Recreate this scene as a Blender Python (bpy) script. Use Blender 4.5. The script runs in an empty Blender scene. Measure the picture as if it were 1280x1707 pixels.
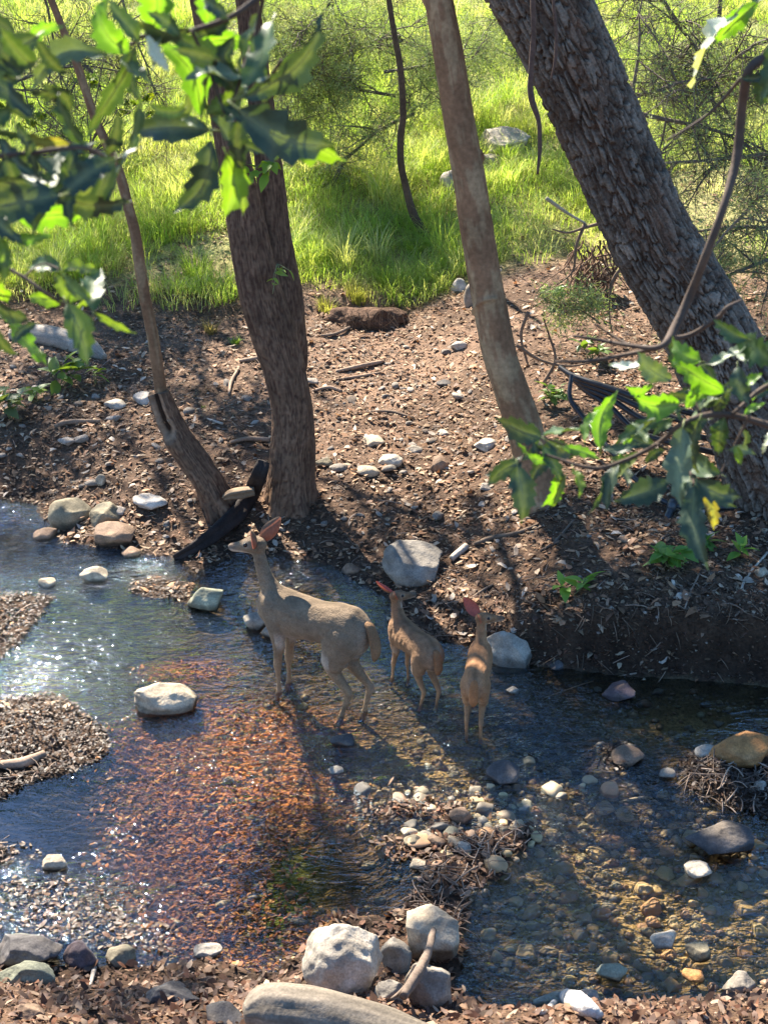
import bpy, math, numpy as np
from mathutils import Vector, Matrix, Quaternion
R = math.radians
rng = np.random.default_rng(7)

# ------------------------------------------------------------------ camera, sky, sun, exposure
sc = bpy.context.scene
COL = sc.collection
CAMZ, PITCH, FPX = 4.0, R(24), 2400.0
cd = bpy.data.cameras.new('camera'); cam = bpy.data.objects.new('camera', cd); COL.objects.link(cam)
cam.location = (0, 0, CAMZ); cam.rotation_euler = (math.pi/2 - PITCH, 0, 0)
cd.sensor_fit = 'VERTICAL'; cd.sensor_height = 24; cd.lens = FPX/1707*24
cd.clip_start = 0.05; cd.clip_end = 500
cd.dof.use_dof = True; cd.dof.focus_distance = 7.9; cd.dof.aperture_fstop = 13.0
sc.camera = cam
SUN_AZ, SUN_EL = R(28), R(45)          # azimuth measured from +Y towards -X
SUNV = np.array([-math.sin(SUN_AZ)*math.cos(SUN_EL), math.cos(SUN_AZ)*math.cos(SUN_EL), math.sin(SUN_EL)])
w = bpy.data.worlds.new('World'); sc.world = w; w.use_nodes = True
nt = w.node_tree; bg = nt.nodes['Background']
sky = nt.nodes.new('ShaderNodeTexSky'); sky.sky_type = 'NISHITA'; sky.sun_disc = False
sky.sun_elevation = SUN_EL; sky.sun_rotation = -SUN_AZ
hs = nt.nodes.new('ShaderNodeHueSaturation'); hs.inputs['Saturation'].default_value = 1.15; nt.links.new(sky.outputs[0], hs.inputs['Color']); nt.links.new(hs.outputs[0], bg.inputs[0]); bg.inputs[1].default_value = 0.085
sky.ozone_density = 4.0; sky.dust_density = 0.2; sky.air_density = 1.0
sd = bpy.data.lights.new('sun', 'SUN'); sun = bpy.data.objects.new('sun', sd); COL.objects.link(sun)
sd.energy = 5.0; sd.angle = R(0.53); sd.color = (1.0, 0.91, 0.77)
sun.rotation_euler = Vector(SUNV).to_track_quat('Z', 'Y').to_euler()
sc.view_settings.view_transform = 'Standard'; sc.view_settings.look = 'None'
sc.view_settings.gamma = 1; sc.view_settings.use_curve_mapping = False
sc.view_settings.exposure = 1.98
sc.render.engine = 'CYCLES'
sc.cycles.max_bounces = 7; sc.cycles.transparent_max_bounces = 12
sc.cycles.use_denoising = True
sc.cycles.sample_clamp_indirect = 4.0

# ------------------------------------------------------------------ projection helpers (where a thing stands)
cp, sp = math.cos(PITCH), math.sin(PITCH)
def rays(uv):
    uv = np.atleast_2d(np.asarray(uv, float)); a = (uv[:, 0]-640)/FPX; b = (853.5-uv[:, 1])/FPX
    d = np.stack([a, cp + b*sp, -sp + b*cp], 1); return d
def P(u, v, y):                         # point on the pixel's ray at world depth y
    d = rays([(u, v)])[0]; t = y/d[1]; return np.array([0, 0, CAMZ]) + d*t
def Z0(uv, z=0.0):                      # rays on the plane z
    d = rays(uv); t = (z-CAMZ)/d[:, 2]; return np.array([0, 0, CAMZ]) + d*t[:, None]
def pxm(p):                             # metres per photo pixel at a point
    return (p[1]*cp - (p[2]-CAMZ)*sp)/FPX

# ------------------------------------------------------------------ noise
def _h(ix, iy, iz, s):
    n = (ix.astype(np.int64)*374761393 + iy.astype(np.int64)*668265263 + iz.astype(np.int64)*2147483647 + s*974634777) & 0xffffffff
    n = ((n ^ (n >> 13))*1274126177) & 0xffffffff
    n = ((n ^ (n >> 16))*2246822519) & 0xffffffff
    return ((n ^ (n >> 15)) & 0xffffff)/16777215.0
def vn(x, y, z=None, s=0):
    x = np.asarray(x, float); y = np.asarray(y, float); z = np.zeros_like(x) if z is None else np.asarray(z, float)
    x0, y0, z0 = np.floor(x), np.floor(y), np.floor(z); fx, fy, fz = x-x0, y-y0, z-z0
    fx, fy, fz = [f*f*(3-2*f) for f in (fx, fy, fz)]
    r = 0
    for i in (0, 1):
        for j in (0, 1):
            for k in (0, 1):
                r = r + _h(x0+i, y0+j, z0+k, s)*(fx if i else 1-fx)*(fy if j else 1-fy)*(fz if k else 1-fz)
    return r*2-1
def fbm(x, y, z=None, s=0, o=4, g=.5):
    r = 0; a = 1; t = 0
    for i in range(o):
        r = r + a*vn(x*2**i, y*2**i, None if z is None else z*2**i, s+i*17); t += a; a *= g
    return r/t
def sst(a, b, x):
    t = np.clip((x-a)/(b-a), 0, 1); return t*t*(3-2*t)

# ------------------------------------------------------------------ mesh helpers
class MB:
    def __init__(s): s.v = []; s.q = []; s.t = []; s.c = []; s.n = 0
    def add(s, v, q=None, t=None, c=None):
        v = np.asarray(v, float); k = len(v); s.v.append(v)
        if q is not None and len(q): s.q.append(np.asarray(q, np.int64)+s.n)
        if t is not None and len(t): s.t.append(np.asarray(t, np.int64)+s.n)
        c = np.ones((k, 3))*.5 if c is None else np.broadcast_to(np.asarray(c, float), (k, 3)); s.c.append(c)
        s.n += k; return s
    def mesh(s, name, mat=None, smooth=True):
        V = np.concatenate(s.v) if s.v else np.zeros((0, 3)); C = np.concatenate(s.c) if s.c else np.zeros((0, 3))
        Q = np.concatenate(s.q) if s.q else np.zeros((0, 4), int); T = np.concatenate(s.t) if s.t else np.zeros((0, 3), int)
        me = bpy.data.meshes.new(name)
        me.vertices.add(len(V)); me.vertices.foreach_set('co', V.astype(np.float32).ravel())
        nl = Q.size+T.size; me.loops.add(nl)
        me.loops.foreach_set('vertex_index', np.concatenate([Q.ravel(), T.ravel()]).astype(np.int32))
        me.polygons.add(len(Q)+len(T))
        ls = np.concatenate([np.arange(len(Q))*4, Q.size+np.arange(len(T))*3]).astype(np.int32)
        me.polygons.foreach_set('loop_start', ls)
        if smooth: me.polygons.foreach_set('use_smooth', np.ones(len(Q)+len(T), bool))
        me.update(calc_edges=True); me.validate()
        a = me.color_attributes.new('Col', 'FLOAT_COLOR', 'POINT')
        a.data.foreach_set('color', np.concatenate([C, np.ones((len(C), 1))], 1).astype(np.float32).ravel())
        if mat: me.materials.append(mat)
        return me
    def build(s, name, mat=None, parent=None, smooth=True, **kw):
        return link(name, s.mesh(name, mat, smooth), parent, **kw)
def link(name, data, parent=None, **kw):
    o = bpy.data.objects.new(name, data); COL.objects.link(o)
    if parent is not None:
        o.parent = parent
        if not kw.pop('local', False): o.matrix_parent_inverse = Matrix.Translation(parent.location).inverted() if tuple(parent.rotation_euler) == (0, 0, 0) else parent.matrix_basis.inverted()
    for k, v in kw.items(): o[k] = v
    return o
def tag(o, label, cat, group=None):
    o['label'] = label; o['category'] = cat
    if group: o['group'] = group
    return o
def empty(name, loc, label, cat, group=None):
    o = bpy.data.objects.new(name, None); COL.objects.link(o); o.location = tuple(loc); return tag(o, label, cat, group)

def spline(pts, n):                     # Catmull-Rom through rows (x,y,z,r...)
    p = np.asarray(pts, float); m = len(p)
    if m == 2: return p[0] + (p[1]-p[0])*np.linspace(0, 1, n)[:, None]
    e = np.vstack([2*p[0]-p[1], p, 2*p[-1]-p[-2]])
    t = np.linspace(0, m-1-1e-9, n); i = t.astype(int); f = (t-i)[:, None]
    a, b, c, d = e[i], e[i+1], e[i+2], e[i+3]
    return .5*(2*b + (c-a)*f + (2*a-5*b+4*c-d)*f**2 + (3*b-a-3*c+d)*f**3)
def frames(c):
    t = np.gradient(c, axis=0); t /= np.linalg.norm(t, axis=1)[:, None]+1e-9
    s = np.zeros_like(t); ref = np.array([1, 0, 0.]) if abs(t[0, 0]) < .8 else np.array([0, 1., 0])
    for i in range(len(c)):
        v = ref - t[i]*np.dot(ref, t[i]); v /= np.linalg.norm(v)+1e-9; s[i] = v; ref = v
    return t, s, np.cross(t, s)
def tube(mb, pts, sides=6, n=None, col=(.5,.5,.5), cap=True, disp=None, colf=None):
    p = spline(pts, n or max(2, (len(pts)-1)*3+1)); c = p[:, :3]; r = p[:, 3]; N = len(c)
    t, s, b = frames(c); th = np.linspace(0, 2*math.pi, sides, endpoint=False)
    L = np.concatenate([[0], np.cumsum(np.linalg.norm(np.diff(c, axis=0), axis=1))])
    TH, LL = np.meshgrid(th, L); RR = np.repeat(r[:, None], sides, 1); d = None
    if disp is not None:
        d = disp(TH, LL, RR); RR = RR + d
    V = c[:, None] + (s[:, None]*np.cos(TH)[..., None] + b[:, None]*np.sin(TH)[..., None])*RR[..., None]
    i = np.arange(N-1)[:, None]*sides; j = np.arange(sides)[None]; k = (j+1) % sides
    q = np.stack([i+j, i+k, i+k+sides, i+j+sides], -1).reshape(-1, 4)
    V = V.reshape(-1, 3); C = col if colf is None else colf(TH, LL, d).reshape(-1, 3)
    C = np.broadcast_to(np.asarray(C, float), (len(V), 3)); tr = None
    if cap:
        V = np.vstack([V, c[:1], c[-1:]]); C = np.vstack([C, C[:1], C[-1:]]); e = N*sides; jj = np.arange(sides); kk = (jj+1) % sides
        tr = np.vstack([np.stack([kk, jj, np.full(sides, e)], 1), np.stack([jj+(N-1)*sides, kk+(N-1)*sides, np.full(sides, e+1)], 1)])
    mb.add(V, q, tr, C); return mb
def loft(mb, pts, side, n=None, k=20, col=None):   # rows: x y z halfwidth halfheight
    p = spline(pts, n or (len(pts)-1)*4+1); c = p[:, :3]; t = np.gradient(c, axis=0); t /= np.linalg.norm(t, axis=1)[:, None]
    s = np.asarray(side, float)[None] - t*(t@np.asarray(side, float))[:, None]; s /= np.linalg.norm(s, axis=1)[:, None]
    u = np.cross(s, t); th = np.linspace(0, 2*math.pi, k, endpoint=False)
    V = c[:, None] + s[:, None]*(np.cos(th)[None, :, None]*np.abs(p[:, 3])[:, None, None]) + u[:, None]*(np.sin(th)[None, :, None]*np.abs(p[:, 4])[:, None, None])
    N = len(c); i = np.arange(N-1)[:, None]*k; j = np.arange(k)[None]; kk = (j+1) % k
    q = np.stack([i+j, i+k+j, i+k+kk, i+kk], -1).reshape(-1, 4)
    V = np.vstack([V.reshape(-1, 3), c[:1], c[-1:]]); e = N*k; jj = np.arange(k); k2 = (jj+1) % k
    tr = np.vstack([np.stack([jj, k2, np.full(k, e)], 1), np.stack([k2+(N-1)*k, jj+(N-1)*k, np.full(k, e+1)], 1)])
    mb.add(V, q, tr, col); return mb

# ------------------------------------------------------------------ materials
def mat(name, rough=.8, spec=.3, vcol=True, base=(.5,.5,.5), n1=None, bump=None, trans=None, rgh2=None, coat=0):
    """principled; colour = vertex colour * noise; n1=(scale, dark, light, detail); bump=(scale, strength, dist)"""
    m = bpy.data.materials.new(name); m.use_nodes = True; t = m.node_tree; N = t.nodes; L = t.links
    p = N['Principled BSDF']; out = N['Material Output']
    p.inputs['Roughness'].default_value = rough; p.inputs['Specular IOR Level'].default_value = spec
    if vcol:
        a = N.new('ShaderNodeVertexColor'); a.layer_name = 'Col'; c = a.outputs[0]
    else:
        a = N.new('ShaderNodeRGB'); a.outputs[0].default_value = (*base, 1); c = a.outputs[0]
    geo = N.new('ShaderNodeTexCoord')
    if n1:
        for q in (n1 if isinstance(n1, list) else [n1]):
            no = N.new('ShaderNodeTexNoise'); no.inputs['Scale'].default_value = q[0]; no.inputs['Detail'].default_value = q[3] if len(q) > 3 else 4
            L.new(geo.outputs['Object'], no.inputs['Vector'])
            mr = N.new('ShaderNodeMapRange'); mr.inputs[1].default_value = .3; mr.inputs[2].default_value = .7
            mr.inputs[3].default_value = q[1]; mr.inputs[4].default_value = q[2]; L.new(no.outputs[0], mr.inputs[0])
            mx = N.new('ShaderNodeVectorMath'); mx.operation = 'SCALE'; L.new(c, mx.inputs[0]); L.new(mr.outputs[0], mx.inputs['Scale']); c = mx.outputs[0]
    L.new(c, p.inputs['Base Color'])
    nrm = None
    if bump:
        for bb in (bump if isinstance(bump, list) else [bump]):
            no = N.new('ShaderNodeTexNoise'); no.inputs['Scale'].default_value = bb[0]; no.inputs['Detail'].default_value = 5
            L.new(geo.outputs['Object'], no.inputs['Vector'])
            b = N.new('ShaderNodeBump'); b.inputs['Strength'].default_value = bb[1]; b.inputs['Distance'].default_value = bb[2]
            L.new(no.outputs[0], b.inputs['Height'])
            if nrm: L.new(nrm, b.inputs['Normal'])
            nrm = b.outputs[0]
        L.new(nrm, p.inputs['Normal'])
    if coat: p.inputs['Coat Weight'].default_value = coat; p.inputs['Coat Roughness'].default_value = .1
    if trans:                            # (factor, tint rgb)
        tr = N.new('ShaderNodeBsdfTranslucent'); mx = N.new('ShaderNodeVectorMath'); mx.operation = 'MULTIPLY'
        L.new(c, mx.inputs[0]); mx.inputs[1].default_value = trans[1]; L.new(mx.outputs[0], tr.inputs[0])
        ms = N.new('ShaderNodeMixShader'); ms.inputs[0].default_value = trans[0]
        L.new(p.outputs[0], ms.inputs[1]); L.new(tr.outputs[0], ms.inputs[2]); L.new(ms.outputs[0], out.inputs[0])
    return m
M_soil = mat('soil', .9, .2, n1=[(9, .7, 1.25, 6), (60, .55, 1.4, 6)], bump=[(25, .8, .03), (120, .7, .01)])
M_litter = mat('leaf_litter', .65, .25, n1=(50, .75, 1.2), trans=(.15, (1.2, .9, .6)))
M_wetlitter = mat('wet_litter', .55, .35, n1=(50, .75, 1.2))
M_grass = mat('grass', .55, .3, trans=(.55, (1.5, 1.5, .8)))
M_rock = mat('stone', .8, .3, n1=[(4, .6, 1.25, 9), (22, .75, 1.2, 6), (120, .75, 1.2)], bump=[(12, .35, .03), (70, .4, .008)])
M_pebble = mat('pebble', .55, .4, n1=(60, .7, 1.25, 6), bump=(90, .3, .005))
M_oakbark = mat('oak_bark', .95, .1, n1=[(7, .75, 1.25, 5), (70, .65, 1.3, 6)], bump=[(60, .8, .008), (220, .5, .003)])
M_bark = mat('bark', .9, .15, n1=[(6, .75, 1.2, 4), (40, .8, 1.2, 4)], bump=[(50, .5, .006)])
M_twig = mat('twig_bark', .8, .25, n1=(60, .7, 1.3), bump=(150, .4, .002))
M_wood = mat('weathered_wood', .8, .2, n1=[(8, .7, 1.25, 5), (90, .75, 1.2)], bump=(60, .5, .005))
M_leaf = mat('oak_leaf', .34, .55, n1=[(38, .88, 1.1), (400, .93, 1.06)], bump=[(260, .18, .0012), (60, .15, .002)], trans=(.42, (2.0, 2.35, .35)))
M_leafdark = mat('dark_oak_leaf', .36, .35, n1=[(38, .85, 1.12), (400, .93, 1.06)], bump=[(260, .18, .0012), (60, .15, .002)], trans=(.16, (2.2, 2.2, .4)))  # oak_leaf copy, less translucent to imitate leaves shaded by others
M_crown = mat('crown_leaf', .45, .4, trans=(.35, (1.8, 1.8, .5)))
M_juniper = mat('juniper_foliage', .7, .2, trans=(.3, (1.6, 1.6, .7)))
M_pipe = mat('black_pipe', .35, .5, n1=(30, .8, 1.3), bump=(90, .1, .001))
M_fur = mat('fur', .85, .15, n1=[(14, .84, 1.14, 4), (130, .78, 1.2, 3)], bump=[(150, .9, .006), (45, .5, .012)])
M_ear = mat('ear_skin', .75, .2, n1=(80, .85, 1.15), trans=(.3, (1.5, .75, .65)))
M_dark = mat('eye_and_nose', .12, .6)
# fur streaks: stretch the noise along local X
# ------------------------------------------------------------------ stream outline
far_shore = [(-900,800),(-300,815),(0,836),(60,843),(100,905),(150,915),(215,925),(280,925),(330,950),(400,915),(455,925),(520,935),(575,955),(615,985),(645,1010),(655,1040),(720,1068),(790,1080),(870,1105),(960,1112),(1060,1128),(1280,1145),(1900,1190)]
near_shore = [(1900,1700),(1280,1655),(1130,1672),(1000,1672),(900,1680),(800,1672),(762,1640),(756,1560),(775,1500),(850,1440),(893,1400),(880,1380),(820,1395),(770,1400),(710,1440),(690,1490),(650,1530),(560,1530),(505,1585),(440,1625),(330,1606),(220,1612),(120,1606),(0,1595),(-300,1570),(-900,1600)]
islands = [[(-300,975),(0,985),(60,985),(98,995),(85,1020),(45,1070),(10,1105),(-60,1110),(-300,1120)],
           [(-200,1180),(0,1165),(60,1152),(110,1160),(150,1190),(190,1230),(190,1255),(140,1285),(70,1305),(0,1330),(-200,1350)],
           [(1120,1262),(1170,1245),(1290,1255),(1500,1290),(1500,1380),(1290,1372),(1210,1350),(1140,1325)],
           [(-200,1395),(0,1395),(30,1415),(10,1445),(-200,1450)],
           [(995,1240),(1040,1232),(1075,1255),(1060,1285),(1005,1290)],
           [(205,968),(260,960),(318,975),(312,1003),(250,998),(215,990)]]
WP = Z0(far_shore+near_shore)[:, :2]; IS = [Z0(i)[:, :2] for i in islands]
def pdist(x, y, poly):
    X = x.ravel(); Y = y.ravel(); dm = np.full(X.shape, 1e9); ins = np.zeros(X.shape, bool); n = len(poly)
    for i in range(n):
        a = poly[i]; b = poly[(i+1) % n]; e = b-a; L = e@e+1e-12
        t = np.clip(((X-a[0])*e[0]+(Y-a[1])*e[1])/L, 0, 1)
        dm = np.minimum(dm, (X-a[0]-t*e[0])**2+(Y-a[1]-t*e[1])**2)
        c = (a[1] > Y) != (b[1] > Y)
        ins ^= c & (X < (b[0]-a[0])*(Y-a[1])/(b[1]-a[1]+1e-12)+a[0])
    d = np.sqrt(dm); return np.where(ins, d, -d).reshape(x.shape)
def land(x, y):                          # >0 on land
    wob = .07*fbm(x*3, y*3, s=3)+.035*fbm(x*14, y*14, s=4)
    d = -pdist(x, y, WP)
    isl = np.full(x.shape, -1e9)
    for I in IS: isl = np.maximum(isl, pdist(x, y, I)-.03)
    return np.maximum(d, isl)+wob, isl
spots = lambda x, y, L: sum(np.exp(-(((x-c[0])/c[2])**2+((y-c[1])/c[3])**2)) for c in L)
def zc(u, v, rx, ry): p = Z0([(u, v)])[0]; return (p[0], p[1], rx, ry)
BAR = [zc(700,1340,.3,.22), zc(760,1380,.26,.15), zc(840,1330,.26,.2), zc(980,1310,.3,.12), zc(700,1420,.1,.1)]
def terrain(x, y):
    x = np.asarray(x, float); y = np.asarray(y, float)
    d, isl = land(x, y)
    onisl = sst(-.05, .0, isl)
    far = sst(5.2, 6.2, y + .1*x)
    e = .05+.30*sst(.2, 1.3, x)*far + .03*(1-far)
    e = np.where(isl > -.05, .022+.03*sst(-.2, .5, fbm(x*4, y*4, s=19)), e)
    wid = .14+.5*sst(1.0, -.3, x)
    dl = np.maximum(d, 0)
    h = e*sst(0, 1, dl/wid) + (1-onisl)*.05*np.minimum(dl, 1)
    h = h + sst(0, .7, dl)*far*(1-onisl)*.085*np.maximum(y-7.6-.25*np.maximum(x, 0), 0)
    yy = y-(12.3+.25*np.sin(x*1.7)+.5*sst(0, 2, x)-.2*sst(0, -3, x))
    h = h + .07*sst(0, .22, yy)*sst(6, 3, np.abs(x)) + .225*np.where(yy > 0, yy - .6*(1-np.exp(-np.maximum(yy, 0)/.6)), 0)
    h = h - .19*np.maximum(y-55, 0) + .06*np.abs(x)*sst(12, 40, y)
    near = sst(5.0, 3.9, y)
    h = h + near*.30*np.maximum(4.5-y, 0)*sst(0, .3, dl)
    h = np.where(y < 2.6, h - .2*(2.6-y), h)
    bumps = .035*fbm(x*1.3, y*1.3, s=11)*np.minimum(1, dl*2) + .022*fbm(x*6, y*6, s=12)*sst(0, .15, dl) + .012*fbm(x*22, y*22, s=13)*sst(-.1, .1, d)
    cutb = sst(.4, 1.2, x)*sst(.0, .08, dl)*sst(.6, .2, dl)*far; bumps = bumps + cutb*(.07*fbm(x*5, y*7, s=17)+.035*fbm(x*16, y*20, s=18))
    bumps = bumps + sst(20, 60, y)*2.0*fbm(x*.05, y*.05, s=14)
    wd = np.maximum(-d, 0)
    rp = sst(.3, 1.5, x)
    dep = np.minimum(.035+.25*wd, .085+.05*rp+.02*fbm(x*1.5, y*1.5, s=15)) + .012*fbm(x*9, y*9, s=16)
    ramp = sst(0, .05, wd)
    dep = dep*(1-.8*np.clip(spots(x, y, BAR), 0, 1))
    return np.where(d > 0, h+bumps+.004, -dep*ramp + .012*fbm(x*22, y*22, s=13)*(1-ramp))
def G(uv):                               # rays on the terrain
    d = rays(uv); t = np.concatenate([np.arange(3.6, 16, .02), np.arange(16, 60, .2)])
    X = d[:, 0:1]*t; Y = d[:, 1:2]*t; Z = CAMZ+d[:, 2:3]*t; H = np.maximum(terrain(X, Y), 0 if False else -9)
    i = np.argmax(Z < H, axis=1); k = np.arange(len(d)); return np.stack([X[k, i], Y[k, i], H[k, i]], 1)
def g1(u, v): return G([(u, v)])[0]

# bed colours / soil colours painted by place
spots = lambda x, y, L: sum(np.exp(-(((x-c[0])/c[2])**2+((y-c[1])/c[3])**2)) for c in L)
def zc(u, v, rx, ry): p = Z0([(u, v)])[0]; return (p[0], p[1], rx, ry)
ORANGE = [zc(290,1260,.38,.45), zc(400,1200,.45,.25), zc(330,1420,.4,.4), zc(480,1300,.3,.35), zc(420,1550,.35,.2), zc(300,1100,.25,.12)]
GREEN = [zc(455,1530,.16,.25), zc(480,1430,.15,.3)]
GOLD = [zc(1180,1190,.5,.25), zc(1150,1500,.6,.5), zc(1230,1580,.3,.2), zc(700,1260,.4,.3), zc(850,1350,.5,.3), zc(920,1500,.3,.4)]
def bed(x, y):
    o = np.clip(spots(x, y, ORANGE), 0, 1)[..., None]; g = np.clip(spots(x, y, GREEN), 0, 1)[..., None]; l = np.clip(spots(x, y, GOLD), 0, 1)[..., None]
    c = np.array([.075, .052, .032])*(1-o)+np.array([.40, .15, .045])*o
    c = c*(1-.7*l)+np.array([.36, .25, .11])*.7*l
    c = c*(1-g)+np.array([.10, .12, .02])*g
    lf = sst(-.75, -1.15, x+.25*(y-6)+.15*fbm(x*3, y*3, s=32))[..., None]*(1-.6*np.clip(o, 0, 1)); c = c*(1-lf)+np.array([.022, .020, .018])*lf  # left bed painted near black in place of tree shade
    return c*(1+.45*fbm(x*7, y*7, s=31))[..., None]
def soilcol(x, y, d):
    n = fbm(x*2.2, y*2.2, s=41)[..., None]; n2 = fbm(x*13, y*13, s=42)[..., None]
    c = np.array([.095, .056, .034])*(1+.35*n+.35*n2)
    pale = sst(8.8, 11.0, y)[..., None]*np.clip(.5+n, 0, 1)
    c = c*(1-.6*pale)+np.array([.30, .19, .125])*.6*pale
    g = sst(12.3, 13.2, y+.4*fbm(x*1.1, y*1.1, s=43))[..., None]
    c = c*(1-.75*g)+np.array([.36, .35, .12])*.8*g
    wet = sst(.22, .02, d)[..., None]
    return c*(1-.5*wet)
def axis(parts):
    out = []
    for a, b, s in parts: out.append(np.arange(a, b, s))
    return np.concatenate(out)
def geom(a, b, s, g=1.18):
    o = [a]; 
    while o[-1] < b: o.append(o[-1]+s); s *= g
    return np.array(o)
gx = geom(3.6, 90, .05); xs = np.concatenate([-gx[::-1], np.arange(-3.575, 3.6, .025), gx])
ys = np.concatenate([-geom(-3.5, 60, .3, 1.5)[::-1], axis([(3.55, 10.3, .022), (10.3, 14.5, .04), (14.5, 21, .09)]), geom(21, 160, .2)])
Xg, Yg = np.meshgrid(xs, ys); Hg = terrain(Xg, Yg); Dg = land(Xg, Yg)[0]
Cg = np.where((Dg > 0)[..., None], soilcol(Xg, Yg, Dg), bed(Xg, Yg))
nx, ny = len(xs), len(ys); ii = np.arange(ny-1)[:, None]*nx; jj = np.arange(nx-1)[None]
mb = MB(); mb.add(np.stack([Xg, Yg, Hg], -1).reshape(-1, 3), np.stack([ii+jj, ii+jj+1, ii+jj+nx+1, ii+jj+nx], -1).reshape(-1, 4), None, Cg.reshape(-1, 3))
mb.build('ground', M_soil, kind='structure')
def lookup(x, y):
    i = np.clip(np.searchsorted(xs, x)-1, 0, nx-2); j = np.clip(np.searchsorted(ys, y)-1, 0, ny-2)
    fx = (x-xs[i])/(xs[i+1]-xs[i]); fy = (y-ys[j])/(ys[j+1]-ys[j])
    f = lambda A: A[j, i]*(1-fx)*(1-fy)+A[j, i+1]*fx*(1-fy)+A[j+1, i]*(1-fx)*fy+A[j+1, i+1]*fx*fy
    return f(Hg), f(Dg)

# ------------------------------------------------------------------ water
def make_water():
    m = bpy.data.materials.new('stream_water'); m.use_nodes = True; t = m.node_tree; N = t.nodes; L = t.links; N.clear()
    out = N.new('ShaderNodeOutputMaterial'); geo = N.new('ShaderNodeNewGeometry')
    at = N.new('ShaderNodeVertexColor'); at.layer_name = 'Col'; sep = N.new('ShaderNodeSeparateColor'); L.new(at.outputs[0], sep.inputs[0])
    def noise(scale, sx, sy, rot, detail=2, dist=0.0):
        mp = N.new('ShaderNodeMapping'); mp.inputs['Scale'].default_value = (sx, sy, 1); mp.inputs['Rotation'].default_value = (0, 0, rot)
        L.new(geo.outputs['Position'], mp.inputs[0]); no = N.new('ShaderNodeTexNoise'); no.inputs['Scale'].default_value = scale
        no.inputs['Detail'].default_value = detail; no.inputs['Distortion'].default_value = dist; L.new(mp.outputs[0], no.inputs['Vector']); return no.outputs[0]
    a = noise(7, 1, 2.3, R(-20), 2, .9); b = noise(22, 1, 2.0, R(25), 2, 1.0); c = noise(55, 1, 1.6, R(-10), 1, .6)
    def madd(x, k, y=None):
        n = N.new('ShaderNodeMath'); n.operation = 'MULTIPLY_ADD'; L.new(x, n.inputs[0]); n.inputs[1].default_value = k
        if y is None: n.inputs[2].default_value = 0
        else: L.new(y, n.inputs[2])
        return n.outputs[0]
    h = madd(c, .10, madd(b, .38, madd(a, 1.0)))
    bp = N.new('ShaderNodeBump'); bp.inputs['Distance'].default_value = .055; L.new(h, bp.inputs['Height']); L.new(sep.outputs[0], bp.inputs['Strength'])
    fr = N.new('ShaderNodeFresnel'); fr.inputs['IOR'].default_value = 1.42; L.new(bp.outputs[0], fr.inputs['Normal'])
    gl = N.new('ShaderNodeBsdfGlossy'); gl.inputs['Color'].default_value = (.74, .88, 1, 1); gl.inputs['Roughness'].default_value = .02; L.new(bp.outputs[0], gl.inputs['Normal'])
    tr = N.new('ShaderNodeBsdfTransparent'); tr.inputs[0].default_value = (.93, .90, .80, 1)
    mx = N.new('ShaderNodeMixShader'); fm = N.new('ShaderNodeMath'); fm.operation = 'MULTIPLY'; fm.use_clamp = True; fm.inputs[1].default_value = 2.0; L.new(fr.outputs[0], fm.inputs[0]); L.new(fm.outputs[0], mx.inputs[0]); L.new(tr.outputs[0], mx.inputs[1]); L.new(gl.outputs[0], mx.inputs[2])
    L.new(mx.outputs[0], out.inputs[0]); return m
M_water = make_water()
wx = np.concatenate([np.arange(-40, -5, 1.), np.arange(-5, 5, .03), np.arange(5, 40, 1.)]); wy = np.concatenate([np.arange(3.2, 9.4, .03), np.arange(9.4, 10.2, .1)])
WX, WY = np.meshgrid(wx, wy)
CALM = [zc(60,1370,.25,.25), zc(110,1240,.1,.1), zc(1150,1200,.35,.15), zc(1230,1560,.3,.3), zc(560,1450,.2,.3)]
GLIT = [zc(780,1220,.16,.1), zc(740,1260,.2,.08), zc(830,1290,.16,.08), zc(1000,1370,.18,.06), zc(930,1330,.12,.08), zc(60,910,.5,.18), zc(180,960,.25,.07), zc(650,1300,.25,.08), zc(900,1400,.1,.06), zc(110,1490,.25,.08)]
ROUGH = [zc(478,1150,.09,.07), zc(575,1190,.09,.07), zc(655,1140,.07,.05), zc(710,1172,.07,.05), zc(785,1240,.07,.06), zc(812,1228,.07,.06), zc(60,900,.7,.35), zc(40,930,.6,.3), zc(770,1250,.25,.25), zc(1000,1370,.2,.2), zc(620,1250,.6,.35), zc(800,1220,.4,.3), zc(950,1330,.5,.35), zc(540,960,.3,.15), zc(700,1330,.3,.2)]
rip = .27 - .13*np.clip(spots(WX, WY, ORANGE), 0, 1) - .3*np.clip(spots(WX, WY, CALM), 0, 1) + 1.0*np.clip(spots(WX, WY, ROUGH), 0, 1) + 1.6*np.clip(spots(WX, WY, GLIT), 0, 1)*sst(-.25, .35, fbm(WX*6, WY*6, s=54)) + .12*fbm(WX*2, WY*2, s=51)
WZ = .004*fbm(WX*5, WY*7, s=52)*np.clip(rip, .1, 1) + .006*np.clip(spots(WX, WY, ROUGH), 0, 1)*fbm(WX*11, WY*13, s=53)
n2 = len(wx); ii = np.arange(len(wy)-1)[:, None]*n2; jj = np.arange(n2-1)[None]
mb = MB(); mb.add(np.stack([WX, WY, WZ], -1).reshape(-1, 3), np.stack([ii+jj, ii+jj+1, ii+jj+n2+1, ii+jj+n2], -1).reshape(-1, 4), None, np.repeat(np.clip(rip, .05, 3.0).reshape(-1, 1), 3, 1))
mb.build('stream_water', M_water, kind='structure')

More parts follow.
